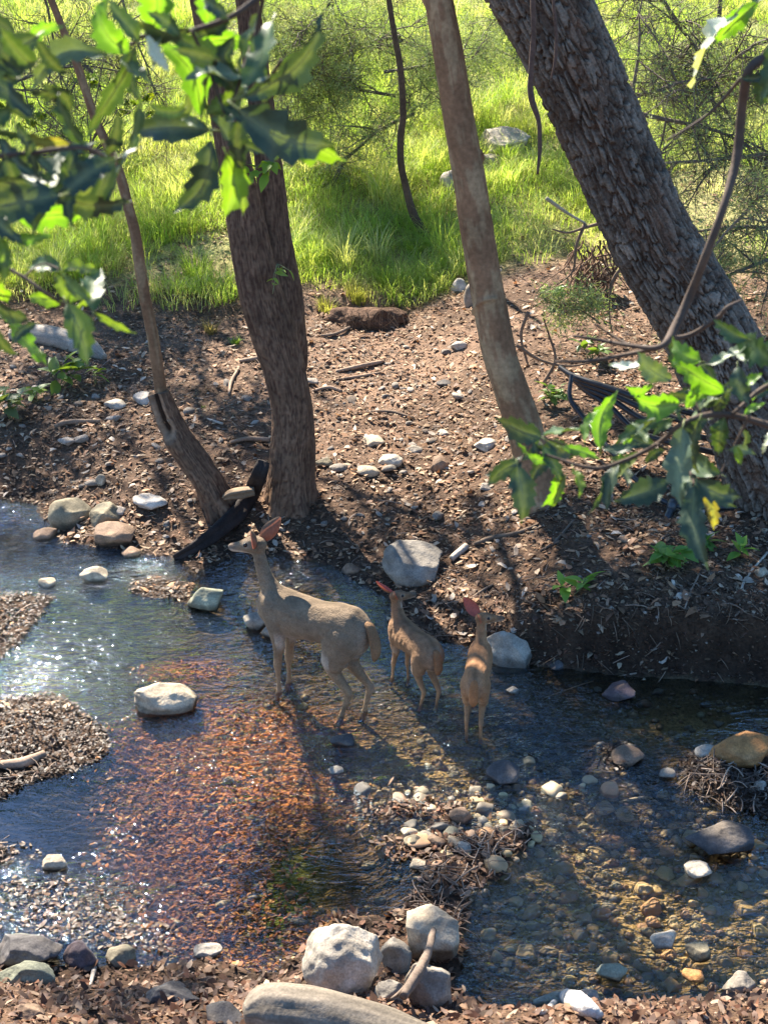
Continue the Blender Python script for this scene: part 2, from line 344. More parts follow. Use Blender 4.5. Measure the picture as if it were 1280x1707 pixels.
# ------------------------------------------------------------------ rocks
def ico(sub):
    bm_ = bpy.data.meshes.new('t'); import bmesh
    b = bmesh.new(); bmesh.ops.create_icosphere(b, subdivisions=sub, radius=1); v = np.array([x.co[:] for x in b.verts]); f = np.array([[q.index for q in x.verts] for x in b.faces]); b.free(); bpy.data.meshes.remove(bm_)
    return v, f
ICO = {k: ico(k) for k in (1, 2, 3, 4, 5)}
def rockshape(sub, seed, flat=.35, cuts=13, rough=.12):
    v, f = ICO[sub]; r = np.random.default_rng(seed); v = v.copy()
    for _ in range(cuts):
        n = r.normal(size=3); n /= np.linalg.norm(n); d = .55+.3*r.random(); k = v@n-d
        v -= np.where(k > 0, k*.97, 0)[:, None]*n
    o = seed*3.7
    v *= (1 + rough*fbm(v[:, 0]*1.7+o, v[:, 1]*1.7, v[:, 2]*1.7, s=61, o=3) + rough*.5*fbm(v[:, 0]*5+o, v[:, 1]*5, v[:, 2]*5, s=62, o=4))[:, None]
    v /= np.abs(v).max(0); return v, f
GREYS = dict(grey=(.27,.235,.19), pale=(.44,.38,.30), white=(.55,.48,.40), dark=(.095,.085,.08), olive=(.22,.185,.12), brown=(.24,.155,.10), tan=(.42,.34,.24), orange=(.45,.21,.07), purple=(.12,.085,.085), green=(.26,.26,.18), red=(.25,.10,.06))
ROCKS = [
 (120,860,78,58,'olive',.6,'big olive grey boulder at the left edge of the stream beside the riffle'),
 (172,862,62,48,'olive',.3,'rounded olive boulder leaning against the largest shoreline boulder'),
 (187,895,80,48,'brown',.3,'mottled brown boulder in the water below the two shore boulders'),
 (76,890,42,26,'brown',.2,'low brown stone half in the riffle'),
 (216,922,38,20,'brown',.2,'small flat brown stone at the foot of the mottled boulders'),
 (251,838,60,24,'white',.4,'flat pale slab on the leaf litter above the stream boulders'),
 (240,667,44,26,'white',.4,'white rounded stone beside the hollow broken stub'),
 (193,676,40,20,'pale',.3,'low pale stone left of the white rounded stone'),
 (343,1000,62,50,'green',.5,'pale green mossy rock standing in the blue water'),
 (428,1036,44,36,'grey',.4,'grey rock in the water behind the doe front leg'),
 (450,1054,30,26,'grey',.4,'small grey rock under the belly side of the doe'),
 (692,943,112,80,'grey',.7,'big angular grey boulder on the shaded bank behind the fawns'),
 (850,1086,92,76,'pale',.7,'pale round boulder at the water edge beside the right fawn'),
 (276,1160,112,66,'tan',.7,'tan boulder alone in the middle of the stream'),
 (160,960,52,32,'tan',.3,'tan rock awash in the bright riffle'),
 (80,972,32,18,'tan',.3,'small tan rock at the tip of the upper leaf island'),
 (88,1437,52,26,'tan',.5,'flat tan stone in the calm pool at lower left'),
 (45,1585,125,72,'dark',.5,'large dark boulder in the lower left corner'),
 (45,1628,110,48,'green',.4,'low greenish boulder below the large dark boulder'),
 (135,1598,60,56,'purple',.5,'dark purplish stone next to the large dark boulder'),
 (206,1594,60,42,'olive',.4,'pale olive stone lying in the near leaf litter'),
 (345,1585,54,26,'pale',.4,'flat pale stone at the near water edge'),
 (580,1605,152,138,'pale',.9,'largest pale boulder at the bottom, sun striped and rounded'),
 (664,1600,62,66,'grey',.6,'middle grey rock wedged between the two big pale boulders'),
 (652,1658,52,52,'grey',.5,'small blue grey rock behind the end of the log'),
 (712,1558,108,100,'tan',.7,'mossy tan boulder at the foot of the debris dam'),
 (714,1655,80,118,'grey',.7,'tall tilted grey slab beside the crooked stick'),
 (375,1695,80,46,'dark',.3,'dark rounded boulder at the left end of the near log'),
 (280,1660,110,46,'dark',.2,'low dark stone buried in brown leaves at the bottom'),
 (842,1292,64,42,'dark',.4,'dark wet boulder in the glittering riffle'),
 (1236,1248,118,52,'orange',.5,'orange rock at the right edge of the stream'),
 (1180,1255,46,26,'pale',.3,'pale tip rock joined against the orange rock'),
 (1198,1400,118,64,'dark',.5,'dark submerged boulder on the right of the stream'),
 (1160,1450,52,32,'pale',.3,'pale rounded stone below the dark submerged boulder'),
 (1108,1566,50,34,'pale',.3,'half white stone in the amber pool'),
 (1166,1584,52,36,'olive',.3,'rounded olive stone beside the half white one'),
 (1017,1620,56,36,'green',.4,'bluish pointed stone near the lower leaf bank'),
 (1234,1645,60,46,'grey',.4,'speckled grey stone at the lower right water edge'),
 (980,1668,48,36,'grey',.3,'round grey stone behind the white driftwood'),
 (1155,1625,38,26,'orange',.2,'small amber stone under shallow water'),
 (1040,1262,70,38,'brown',.3,'brown rock capped with wet leaves in the riffle'),
 (1035,1152,64,36,'purple',.2,'dark flat rock at the head of the right pool'),
 (1110,1290,30,20,'grey',.2,'little grey stone left of the leaf bar'),
 (1268,1315,26,26,'pale',.2,'pale round stone on the leaf bar at the right edge'),
 (770,1360,46,32,'brown',.4,'triangular brown stone above the debris dam'),
 (681,1387,30,20,'tan',.3,'topmost tan cobble at the left of the debris dam'),
 (690,1402,36,24,'olive',.3,'olive cobble under the topmost tan cobble'),
 (728,1402,34,22,'brown',.3,'brown cobble right of the olive cobble'),
 (772,1417,32,28,'pale',.4,'pale cobble on the debris dam'),
 (700,1442,36,18,'tan',.2,'flat tan cobble on the left flank of the dam'),
 (560,1284,26,16,'grey',.2,'small grey stone in the orange leaf bed'),
 (575,1236,50,20,'dark',.2,'dark stone breaking the water below the doe hind feet'),
 (624,736,44,26,'tan',.4,'tan stone between the two largest trunks'),
 (652,768,46,26,'pale',.4,'pale flat stone just below the tan stone'),
 (612,785,44,22,'tan',.3,'low flat stone left of the pale flat stone'),
 (731,776,36,34,'brown',.5,'squat brown stone facing the sun on the bank'),
 (541,772,32,20,'olive',.3,'olive stone right of the main trunk base'),
 (576,777,24,14,'tan',.2,'small oval stone right of the olive stone'),
 (690,750,30,16,'grey',.2,'small grey stone above the squat brown stone'),
 (740,640,26,14,'dark',.3,'dark stone left of the smooth trunk'),
 (766,577,30,18,'white',.3,'white stone in the sunny litter by the smooth trunk'),
 (738,722,24,14,'pale',.2,'pale chip of stone above the shadow line'),
 (812,742,46,20,'pale',.2,'long pale stone close to the smooth trunk base'),
 (170,803,20,24,'tan',.2,'upright tan pebble in the litter on the left bank'),
 (1132,996,18,16,'white',.3,'white pebble on the dark bank at right'),
 (1268,955,28,22,'tan',.3,'tan stone on the bank at the right edge'),
 (1040,900,26,16,'brown',.2,'brown stone beside the cut pipe end'),
 (930,1108,40,20,'dark',.2,'dark stone in the water under the right bank'),
 (855,1150,24,16,'grey',.2,'small wet stone right of the right fawn'),
 (585,950,34,20,'brown',.2,'brown stone on the shore behind the doe back'),
 (55,1690,60,30,'brown',.2,'brown stone nearly covered by leaves in the bottom left corner'),
 (790,497,34,46,'grey',.5,'grey stone standing against the smooth trunk'),
 (765,478,30,26,'white',.3,'white stone at the grass edge left of the smooth trunk'),
 (838,240,92,50,'pale',.5,'pale rock outcrop among the grass on the hillside'),
 (815,272,40,36,'grey',.3,'broken grey rock below the hillside outcrop'),
 (755,305,44,44,'white',.3,'white rock in the sunny hillside grass'),
]
def put_rock(k, u, v, w_, h_, cn, lift, label, seed=None, group=None):
    gp = g1(u, v+h_*.22)
    if gp[2] < 0: gp = Z0([(u, v+h_*.22)])[0]
    m = pxm(gp); ang = math.atan2(CAMZ-gp[2], gp[1]); sx = w_*m/2
    hh = h_*m/2; sy = min(.85*sx, .8*hh/math.sin(ang)); sz = math.sqrt(max(hh**2-(sy*math.sin(ang))**2, (.35*sx)**2))/math.cos(ang)*1.1
    vv, f = rockshape(5 if w_ > 90 else 4 if w_ > 44 else 3, seed or (k+3)); c = np.array(GREYS[cn])*(.9+.2*rng.random())
    col = np.repeat(c[None], len(vv), 0)*(1+.22*fbm(vv[:, 0]*2+k, vv[:, 1]*2, vv[:, 2]*2, s=71))[:, None]
    r2 = np.clip(fbm(vv[:, 0]*1.3+k, vv[:, 1]*1.3, vv[:, 2]*1.3, s=72)*2, 0, 1)[:, None]; col = col*(1-.35*r2)+np.array([.24, .17, .10])*.35*r2
    lo = sst(.12, -.12, vv[:, 2]+.12*fbm(vv[:, 0]*3, vv[:, 1]*3, s=75))[:, None]; wetf = 1-.62*lo if gp[2] < .03 else 1; col = col*wetf
    a = rng.random()*.5-.25; ca, sa = math.cos(a), math.sin(a); q = vv*[sx, sy, sz]; q = np.stack([q[:, 0]*ca-q[:, 1]*sa, q[:, 0]*sa+q[:, 1]*ca, q[:, 2]], 1)
    o = MB().add(q, None, f, col).build('boulder' if w_ > 70 else 'rock' if w_ > 40 else 'stone', M_rock)
    o.location = tuple(P(u, v, gp[1]+sy*(.25-max(0, lift-.4)*1.3*(gp[1] < 6)))); return tag(o, label, 'rock' if w_ > 40 else 'stone', group)
for k, r in enumerate(ROCKS): put_rock(k, *r)

# shared stones: river cobbles under the amber water and pebbles on the bank
PEB = [rockshape(3, 300+i, cuts=13, rough=.1) for i in range(8)]
pcols = np.array([.11,.09,.065])+.42*np.array([[.30,.20,.10],[.36,.27,.12],[.20,.16,.11],[.34,.16,.07],[.26,.24,.20],[.40,.32,.20],[.14,.12,.10],[.24,.10,.06],[.33,.30,.16]])
CN = ['brown','golden','dark olive','orange brown','grey','pale tan','blackish','reddish','pale olive']; pm = []
for i in range(24):
    v, f = PEB[i % 8]; c = pcols[i % 9]; pm.append(MB().add(v, None, f, c*(1+.2*fbm(v[:, 0]*2+i, v[:, 1]*2, v[:, 2]*2, s=73))[:, None]).mesh('cobble', M_pebble))
pa = []
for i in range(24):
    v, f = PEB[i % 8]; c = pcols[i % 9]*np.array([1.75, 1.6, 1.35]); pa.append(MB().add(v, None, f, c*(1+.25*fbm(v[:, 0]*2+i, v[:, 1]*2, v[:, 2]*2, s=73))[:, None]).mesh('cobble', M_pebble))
def inpoly(u, v, poly):
    return pdist(np.array([float(u)]), np.array([float(v)]), np.array(poly, float))[0] > 0
REFS = [(r[0], r[1], n_) for r, n_ in ((ROCKS[k], t_) for k, t_ in ((0,'big olive boulder'),(2,'mottled boulder'),(5,'flat pale slab'),(6,'white rounded stone'),(11,'big angular boulder'),(12,'pale round boulder'),(22,'largest pale boulder'),(25,'mossy tan boulder'),(26,'tall tilted slab'),(29,'wet boulder in the riffle'),(30,'orange rock'),(32,'dark submerged boulder'),(33,'pale rounded stone'),(34,'half white stone'),(36,'bluish pointed stone'),(37,'speckled grey stone'),(44,'triangular brown stone'),(48,'pale cobble on the dam'),(52,'tan stone between the trunks'),(55,'squat brown stone'),(56,'olive stone by the trunk'),(60,'white stone by the smooth trunk')))]+[(482,860,'main trunk base'),(890,840,'smooth trunk base'),(330,800,'leaning broken stub'),(70,640,'bushy pale seedling'),(1100,900,'cut pipe')]
used_lab = {}
def say(kind, size, colour, u, v):
    c = sorted(REFS, key=lambda q: math.hypot(q[0]-u, q[1]-v))
    for q in c[:4]:
        dx, dy = u-q[0], v-q[1]; rel = ('left of' if dx < 0 else 'right of') if abs(dx) > abs(dy) else ('above' if dy < 0 else 'below')
        for how in ('just', 'somewhat', 'farther'):
            far_ = {'just': 60, 'somewhat': 120, 'farther': 1e9}[how]
            if math.hypot(dx, dy) < far_: break
        t_ = f"{size} {colour} {kind} {how} {rel} the {q[2]}"
        if t_ not in used_lab: used_lab[t_] = 1; return t_
    return t_
bedpoly = [(800,1320),(950,1290),(1150,1340),(1275,1420),(1275,1650),(1000,1660),(850,1640),(790,1560),(860,1460),(640,1440),(640,1320)]
n = 0; taken = []
while n < 230:
    u = rng.uniform(640, 1275); v = rng.uniform(1290, 1650)
    if not inpoly(u, v, bedpoly): continue
    s_ = rng.uniform(13, 42)*(1 if rng.random() < .45 else .65)
    if any((u-a)**2+((v-b)*1.4)**2 < (.8*(s_/2+c/2))**2 for a, b, c in taken): n += .02; continue
    taken.append((u, v, s_)); gp = g1(u, v); m = pxm(gp); r_ = s_*m/2
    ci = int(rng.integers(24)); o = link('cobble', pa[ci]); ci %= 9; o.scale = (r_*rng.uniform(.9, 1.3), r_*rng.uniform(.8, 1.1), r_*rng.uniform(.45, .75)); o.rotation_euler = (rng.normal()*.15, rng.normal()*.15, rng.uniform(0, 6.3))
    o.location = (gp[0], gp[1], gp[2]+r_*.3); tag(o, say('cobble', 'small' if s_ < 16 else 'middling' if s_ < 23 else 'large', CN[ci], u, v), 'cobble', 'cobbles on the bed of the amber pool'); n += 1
n = 0
while n < 95:
    u = rng.uniform(600, 930); v = rng.uniform(1270, 1460)
    if spots(*Z0([(u, v)])[0][:2], BAR[:3]) < .25+.8*rng.random(): continue
    s_ = rng.uniform(12, 36)*(1 if rng.random() < .35 else .6); gp = g1(u, v); r_ = s_*pxm(gp)/2; ci = int(rng.integers(24)); o = link('cobble', pm[ci]); ci %= 9
    o.scale = (r_*rng.uniform(.9, 1.3), r_*rng.uniform(.8, 1.1), r_*rng.uniform(.55, .85)); o.rotation_euler = (rng.normal()*.15, rng.normal()*.15, rng.uniform(0, 6.3)); o.location = (gp[0], gp[1], max(gp[2], -.02)+r_*.12)
    tag(o, say('cobble on the bar', 'small' if s_ < 16 else 'middling' if s_ < 23 else 'large', CN[ci], u, v), 'cobble', 'cobbles on the shallow bar'); n += 1
bankpoly = [(0,600),(230,640),(420,620),(700,560),(840,700),(900,900),(700,880),(560,900),(420,900),(280,900),(100,830),(0,820)]
bm_ = []
for i in range(12):
    v, f = PEB[i % 8]; c = np.array([[.26,.22,.18],[.33,.28,.23],[.20,.15,.11],[.40,.34,.28]][i % 4]); bm_.append(MB().add(v, None, f, c*(1+.15*fbm(v[:, 0]*2+i, v[:, 1]*2, v[:, 2]*2, s=74))[:, None]).mesh('pebble', M_rock))
n = 0
while n < 150:
    u = rng.uniform(0, 1280); v = rng.uniform(560, 1060)
    ok = inpoly(u, v, bankpoly) or (rng.random() < .12 and v > 850 and u > 600) or (rng.random() < .03 and v < 800)
    if not ok: continue
    gp = g1(u, v)
    if lookup(gp[0], gp[1])[1] < .02: continue
    r_ = rng.uniform(4, 9)*pxm(gp)*(.7+.9*rng.random()**3)
    ci = int(rng.integers(12)); o = link('pebble', bm_[ci]); o.scale = (r_*1.2, r_*.9, r_*.55); o.rotation_euler = (rng.normal()*.2, rng.normal()*.2, rng.uniform(0, 6.3)); o.location = (gp[0], gp[1], gp[2]+r_*.25)
    tag(o, say('pebble', 'tiny' if r_ < .02 else 'small' if r_ < .035 else 'fist sized', ['greyish','pale','brown','whitish'][ci % 4], u, v), 'pebble', 'pebbles scattered over the bank'); n += 1
def samp(n, y0, y1, marg=1.08, pw=1.0):   # points in the camera's field over the ground, evener per image area with pw
    t = rng.random(n); y = y0*(y1/y0)**(t**pw); xx = (rng.random(n)*2-1)*(y*.293+.25)*marg; return xx, y
def stones_stuff(name, n, sel, r0, r1, cols, matn, sub=1, zoff=.1, y0=3.9, y1=11):
    x, y = samp(n, y0, y1); h, d = lookup(x, y); k = sel(x, y, h, d); x, y, h = x[k], y[k], h[k]; n = len(x)
    B, F = ICO[sub]; r = r0+(r1-r0)*rng.random(n)**3; S = np.stack([r*(.8+.5*rng.random(n)), r*(.7+.3*rng.random(n)), r*(.4+.3*rng.random(n))], 1)
    a = rng.random(n)*6.3; V = B[None]*(1+.18*rng.normal(size=(n, len(B), 1)))*S[:, None]
    V = np.stack([V[..., 0]*np.cos(a)[:, None]-V[..., 1]*np.sin(a)[:, None], V[..., 0]*np.sin(a)[:, None]+V[..., 1]*np.cos(a)[:, None], V[..., 2]], -1)+np.stack([x, y, h+r*zoff], 1)[:, None]
    C = np.asarray(cols)[rng.integers(len(cols), size=n)]*(.7+.6*rng.random((n, 1)))
    MB().add(V.reshape(-1, 3), None, (F[None]+np.arange(n)[:, None, None]*len(B)).reshape(-1, 3), np.repeat(C, len(B), 0)).build(name, matn, kind='stuff', label='loose gravel of mixed brown and grey stones')
def near_spots(L, th): return lambda x, y: spots(x, y, L) > th
stones_stuff('stream_gravel', 9000, lambda x, y, h, d: (d < 0) & ((rng.random(len(x)) < .25*(x > -.9)) | (spots(x, y, GOLD) > .25)), .006, .034, pcols, M_pebble, 1, .2, 3.9, 8.8)
stones_stuff('bank_gravel', 5000, lambda x, y, h, d: (d > .02) & (y > 5) & (y < 11.8), .004, .018, [[.26,.21,.16],[.18,.13,.09],[.34,.28,.22],[.13,.09,.06]], M_rock, 1, .3, 6, 11.8)

# ------------------------------------------------------------------ leaf litter (fallen leaves in their thousands)
LV = np.array([[-.5,0,0],[-.18,.2,.04],[.22,.2,.05],[.5,0,0],[.22,-.2,.05],[-.18,-.2,.04]]); LF = np.array([[0,5,1],[1,5,4],[1,4,2],[2,4,3]])
def litter(name, x, y, z, size, cols, matn, tilt=.35, label='brown fallen leaves'):
    n = len(x); a = rng.random(n)*6.283; L = size; Wd = .65+.6*rng.random(n); curl = rng.normal(size=n)*1.2+.6
    V = np.repeat(LV[None], n, 0); V[..., 1] *= Wd[:, None]; V[..., 2] *= curl[:, None]*1.3; V[..., 2] += (V[..., 0]**2)*(rng.normal(size=n)*.7)[:, None]; V *= L[:, None, None]
    tx, ty = rng.normal(size=n)*tilt, rng.normal(size=n)*tilt
    Z = V[..., 2]+V[..., 0]*tx[:, None]+V[..., 1]*ty[:, None]
    X = V[..., 0]*np.cos(a)[:, None]-V[..., 1]*np.sin(a)[:, None]; Y = V[..., 0]*np.sin(a)[:, None]+V[..., 1]*np.cos(a)[:, None]
    V = np.stack([X+x[:, None], Y+y[:, None], Z+(z+L*.10)[:, None]], -1)
    C = np.asarray(cols)[rng.integers(len(cols), size=n)]*(.6+.8*rng.random((n, 1)))
    MB().add(V.reshape(-1, 3), None, (LF[None]+np.arange(n)[:, None, None]*6).reshape(-1, 3), np.repeat(C, 6, 0)).build(name, matn, smooth=False, kind='stuff', label=label)
dry = .92*np.array([[.26,.145,.085],[.20,.105,.06],[.34,.215,.135],[.13,.07,.04],[.40,.28,.19],[.24,.11,.06],[.10,.055,.035],[.17,.10,.07],[.11,.06,.04]])
x, y = samp(165000, 6.2, 15.5, pw=.85); h, d = lookup(x, y)
dens = .35+.5*sst(-.35, .35, fbm(x*1.6, y*1.6, s=81)); dens = np.where((x > .6) & (y < 8.6) & (d < 1.1), dens*.75, dens)
k = (d > .0) & (rng.random(len(x)) < dens); k &= (land(x, y)[1] < -.02) | (rng.random(len(x)) < .12); x, y, h = x[k], y[k], h[k]
litter('leaf_litter', x, y, h+.004*rng.random(len(x)), .012+.046*rng.random(len(x))**2.8, dry*1.1*np.array([1, 1.06, 1.0]), M_litter, .22)
x, y = samp(3200, 6.4, 12.6); h, d = lookup(x, y); k = d > .04; x, y, h = x[k], y[k], h[k]
litter('large_leaf_litter', x, y, h+.008, .045+.035*rng.random(len(x)), [[.42,.30,.20],[.30,.17,.09],[.52,.42,.32],[.22,.12,.07],[.36,.20,.11]], M_litter, .3, 'larger whole fallen leaves lying on the brown litter')
x, y = samp(16000, 3.6, 6.2); h, d = lookup(x, y); isl = land(x, y)[1]
k = (d > .0) & ((isl < -.02) | (rng.random(len(x)) < .12)); x, y, h = x[k], y[k], h[k]
litter('near_leaf_litter', x, y, h+.02*rng.random(len(x)), .014+.046*rng.random(len(x))**1.8, dry*.85, M_litter, .45)
x, y = samp(90000, 4.5, 8.0); isl = land(x, y)[1]; k = isl > -.02; x, y = x[k][:14000], y[k][:14000]; h, d = lookup(x, y)
litter('island_leaf_litter', x, y, h+.02*rng.random(len(x)), .010+.028*rng.random(len(x))**1.5, dry*.25, M_wetlitter, .3, 'wet brown leaves heaped on the stream islands')
org = 1.2*np.array([[.34,.13,.04],[.26,.09,.03],[.40,.18,.06],[.18,.07,.03],[.12,.05,.03],[.36,.22,.10]])
x, y = samp(40000, 4.0, 8.0); h, d = lookup(x, y); k = (d < 0) & (spots(x, y, ORANGE) > .15+.5*rng.random(len(x))); x, y, h = x[k][:9000], y[k][:9000], h[k][:9000]
litter('sunken_leaves', x, y, h+.01*rng.random(len(x)), .015+.03*rng.random(len(x)), org, M_litter, .3, 'orange brown leaves sunk on the stream bed')
x, y = samp(60000, 4.4, 6.6); k = (spots(x, y, [zc(720,1400,.28,.22), zc(800,1420,.2,.15), zc(700,1330,.3,.2)]) > .3+.6*rng.random(len(x))) & (fbm(x*7, y*7, s=85) > .0); x, y = x[k][:1500], y[k][:1500]; h, d = lookup(x, y)
litter('bar_leaf_litter', x, y, np.maximum(h, -.01)+.015*rng.random(len(x)), .014+.03*rng.random(len(x)), dry*.7, M_litter, .4, 'brown leaves caught among the cobbles of the bar')
x = rng.uniform(.2, 2.4, 26000); y = rng.uniform(6.0, 8.6, 26000); h, d = lookup(x, y); k = (d > .01) & (d < .42); x, y, h = x[k][:2600], y[k][:2600], h[k][:2600]
litter('bank_edge_litter', x, y, h, .010+.032*rng.random(len(x))**1.6, dry*.7, M_litter, .5, 'leaves and crumbs stuck to the steep dark bank')
b = MB()
for X, Y, H in list(zip(x, y, h))[:170]:
    e = np.array([rng.normal()*.06, -.02-.05*rng.random(), -.02-.10*rng.random()]); c = np.array([X, Y, H+.02]); tube(b, [[*c, .003], [*(c+e*.5+[0, -.02, .01]), .0025], [*(c+e), .0012]], 3, 5, col=np.array([.22, .15, .10])*(.4+rng.random()), cap=False)
b.build('bank_roots', M_wood, kind='stuff', label='fine roots hanging out of the steep dark bank')
# wet mat of leaves at lower left, standing out of the water
WET = [zc(60,1500,.28,.2), zc(160,1530,.25,.15), zc(30,1420,.15,.1), zc(240,1570,.2,.1)]
x, y = samp(40000, 3.9, 5.8); k = spots(x, y, WET) > .45+.5*rng.random(len(x)); x, y = x[k][:2200], y[k][:2200]
litter('wet_leaf_mat', x, y, -.014+.016*rng.random(len(x)), .012+.03*rng.random(len(x))**1.5, dry*.42, M_wetlitter, .25, 'wet leaves floating in a glittering mat')

# ------------------------------------------------------------------ bark and trunks
def vor(xx, yy, nx_, seed, jit=.85):     # jittered cells, periodic in x after nx_ cells; returns F1,F2,id
    cx, cy = np.floor(xx), np.floor(yy); f1 = np.full(xx.shape, 9.); f2 = f1.copy(); idn = np.zeros(xx.shape)
    for i in (-1, 0, 1):
        for j in (-1, 0, 1):
            gx_, gy_ = cx+i, cy+j; gm = np.mod(gx_, nx_)
            px_ = gx_+.5+jit*(_h(gm, gy_, gy_*0, seed)-.5); py_ = gy_+.5+jit*(_h(gm, gy_, gy_*0, seed+5)-.5)
            d = np.sqrt((xx-px_)**2+(yy-py_)**2); new = d < f1
            f2 = np.where(new, f1, np.minimum(f2, d)); idn = np.where(new, _h(gm, gy_, gy_*0, seed+9), idn); f1 = np.minimum(f1, d)
    return f1, f2, idn
store = {}
def oak_disp(TH, LL, RR):
    cx_, sx_ = np.cos(TH), np.sin(TH)
    nxc = 30; xx = TH/6.2832*nxc + 1.1*fbm(cx_*5, sx_*5, LL*2.6, s=91) + .35*fbm(cx_*14, sx_*14, LL*9, s=90); yy = LL/.125 + 1.2*vn(np.floor(TH/6.2832*nxc), LL*2, s=95)+.4*fbm(cx_*9, sx_*9, LL*9, s=89)
    f1, f2, idn = vor(xx, yy, nxc, 92, 1.0); e = f2-f1
    fis = np.abs(np.mod(xx*1.0+.5, 1)-.5)*2         # long furrows along the stem
    fur = sst(.05, .45, 1-fis + .5*vn(xx, LL*5, s=88)-.15)
    plate = sst(.015, .22, e)*(.35+.65*fur)
    store['p'] = plate; store['id'] = idn
    return -.026+.024*plate+.005*idn*plate + .008*fbm(cx_*14, sx_*14, LL*34, s=93)*plate + .02*fbm(cx_*1.2+5, sx_*1.2, LL*1.2, s=94)
def oak_col(TH, LL, d):
    p = store['p'][..., None]; i = store['id'][..., None]
    c = np.array([.07, .045, .032])*(1-p)+(np.array([.20, .165, .13])*(.8+.4*i))*p
    br = np.clip(fbm(np.cos(TH)*2+3, np.sin(TH)*2, LL*2.5, s=96)*2-.2, 0, 1)[..., None]
    return c*(1-.6*br)+np.array([.17, .10, .065])*.6*br
def brown_disp(TH, LL, RR):
    f1, f2, idn = vor(TH/6.2832*46+1.0*fbm(np.cos(TH)*4, np.sin(TH)*4, LL*5, s=97), LL/.16+vn(np.floor(TH/6.2832*46), LL*2, s=95), 46, 98, 1.0); p = sst(.0, .3, f2-f1); store['p'] = p; store['id'] = idn
    return RR*(-.035+.035*p+.03*idn*p) + .05*RR*fbm(np.cos(TH)*1.5, np.sin(TH)*1.5, LL*3, s=99)+RR*(.10+.22*np.sin(TH*5+LL*2))*sst(.45, 0, LL)**2+.012*np.sin(TH*3+LL*1.5)
def brown_col(TH, LL, d):
    p = store['p'][..., None]; i = store['id'][..., None]; return np.array([.085, .048, .032])*(1-p)+np.array([.175, .108, .068])*(.75+.4*i)*p
def smooth_disp(TH, LL, RR):
    return RR*(.05*fbm(np.cos(TH)*1.5, np.sin(TH)*1.5, LL*4, s=101)+.03*fbm(np.cos(TH)*6, np.sin(TH)*6, LL*14, s=102))+RR*.18*sst(.02, .0, np.abs(np.mod(LL+.1*np.sin(TH), .9)-.45))*(np.cos(TH-LL*3) > .6)
def smooth_col(TH, LL, d):
    n = fbm(np.cos(TH)*2, np.sin(TH)*2, LL*7, s=103)[..., None]; m = fbm(np.cos(TH)*8, np.sin(TH)*8, LL*14, s=104)[..., None]
    k = sst(-.1, .25, n+.4*m); return np.array([.27, .155, .085])*(1-k)+np.array([.37, .25, .14])*k
def trunk_pts(lst, y0, dy=0.0):          # (u, v, width px) at world depth y0 (+dy per metre of height)
    out = []; zb = None
    for u, v, w_ in lst:
        p = P(u, v, y0)
        if zb is None: zb = p[2]
        if dy: p = P(u, v, y0+dy*(p[2]-zb))
        out.append([*p, w_*pxm(p)/2])
    return np.array(out)
def limb(a, b, r0, r1, n=5, wig=.12, sag=.0):
    t = np.linspace(0, 1, n)[:, None]; a = np.asarray(a, float); b = np.asarray(b, float); L = np.linalg.norm(b-a)
    p = a+(b-a)*t+rng.normal(size=(n, 3))*wig*L*.25*np.sin(t*math.pi); p[:, 2] += sag*L*np.sin(t[:, 0]*math.pi)
    return np.hstack([p, (r0+(r1-r0)*t)])
def crown_mesh(clusters, size=.075, cols=((.05,.085,.02),(.07,.11,.025),(.04,.07,.02),(.09,.13,.03))):
    Vs = []; Cs = []; tot = 0
    for (cx, cy, cz, r, n) in clusters:
        n = int(n); g = rng.normal(size=(max(3, n//28), 3))*r*.45; c = g[rng.integers(len(g), size=n)]+rng.normal(size=(n, 3))*r*.17
        c[:, 2] *= .6; c += [cx, cy, cz]
        a = rng.normal(size=(n, 3)); a /= np.linalg.norm(a, axis=1)[:, None]; b = np.cross(a, rng.normal(size=(n, 3))); b /= np.linalg.norm(b, axis=1)[:, None]
        L = size*(.7+.6*rng.random((n, 1))); k = np.cross(a, b)*.12
        V = np.stack([c-a*L*.5, c+b*L*.25+k*L, c+a*L*.5, c-b*L*.25+k*L], 1); Vs.append(V.reshape(-1, 3)); Cs.append(np.repeat(np.asarray(cols)[rng.integers(len(cols), size=n)]*(.7+.6*rng.random((n, 1))), 4, 0)); tot += n
    F = (np.array([[0, 1, 2, 3]])[None]+np.arange(tot)[:, None, None]*4).reshape(-1, 4)
    return MB().add(np.concatenate(Vs), F, None, np.concatenate(Cs))
def tree(name, label, pts, matn, disp, colf, n, sides, clusters, lr=.06, group=None, extra=None, size=.075, flare=None):
    base = pts[0, :3].copy(); root = empty(name, base, label, 'tree', group)
    b = MB(); q = pts.copy()
    tube(b, q, sides, n, disp=disp, colf=colf)
    if extra is not None:
        for e, nn, ss in extra: tube(b, e, ss, nn, disp=disp, colf=colf)
    b.build('trunk', matn, root)
    tops = [q[-1, :3]]+([e[-1, :3] for e, _, _ in extra] if extra else [])
    if clusters:
        b = MB()
        for cl in clusters:
            c = np.array(cl[:3]); t = min(tops, key=lambda z: np.linalg.norm(z-c)); tube(b, limb(t, c, lr, lr*.25, 6, .18, .06), 7, 14, col=(.12, .09, .07))
            for _ in range(4):
                e = c+rng.normal(size=3)*cl[3]*.5; tube(b, limb(c, e, lr*.25, lr*.08, 4), 5, 6, col=(.12, .09, .07))
        b.build('limbs', M_twig, root)
        crown_mesh(clusters, size).build('crown', M_crown, root, smooth=False)
    return root
def shade(u, v, hgt, r, n, dx=0, dy=0):   # unseen crown clump, added up-sun to shade this ground point
    g = g1(u, v); p = g+SUNV/SUNV[2]*(hgt-g[2]); return (p[0]+dx, p[1]+dy, hgt, r, n*2.0)

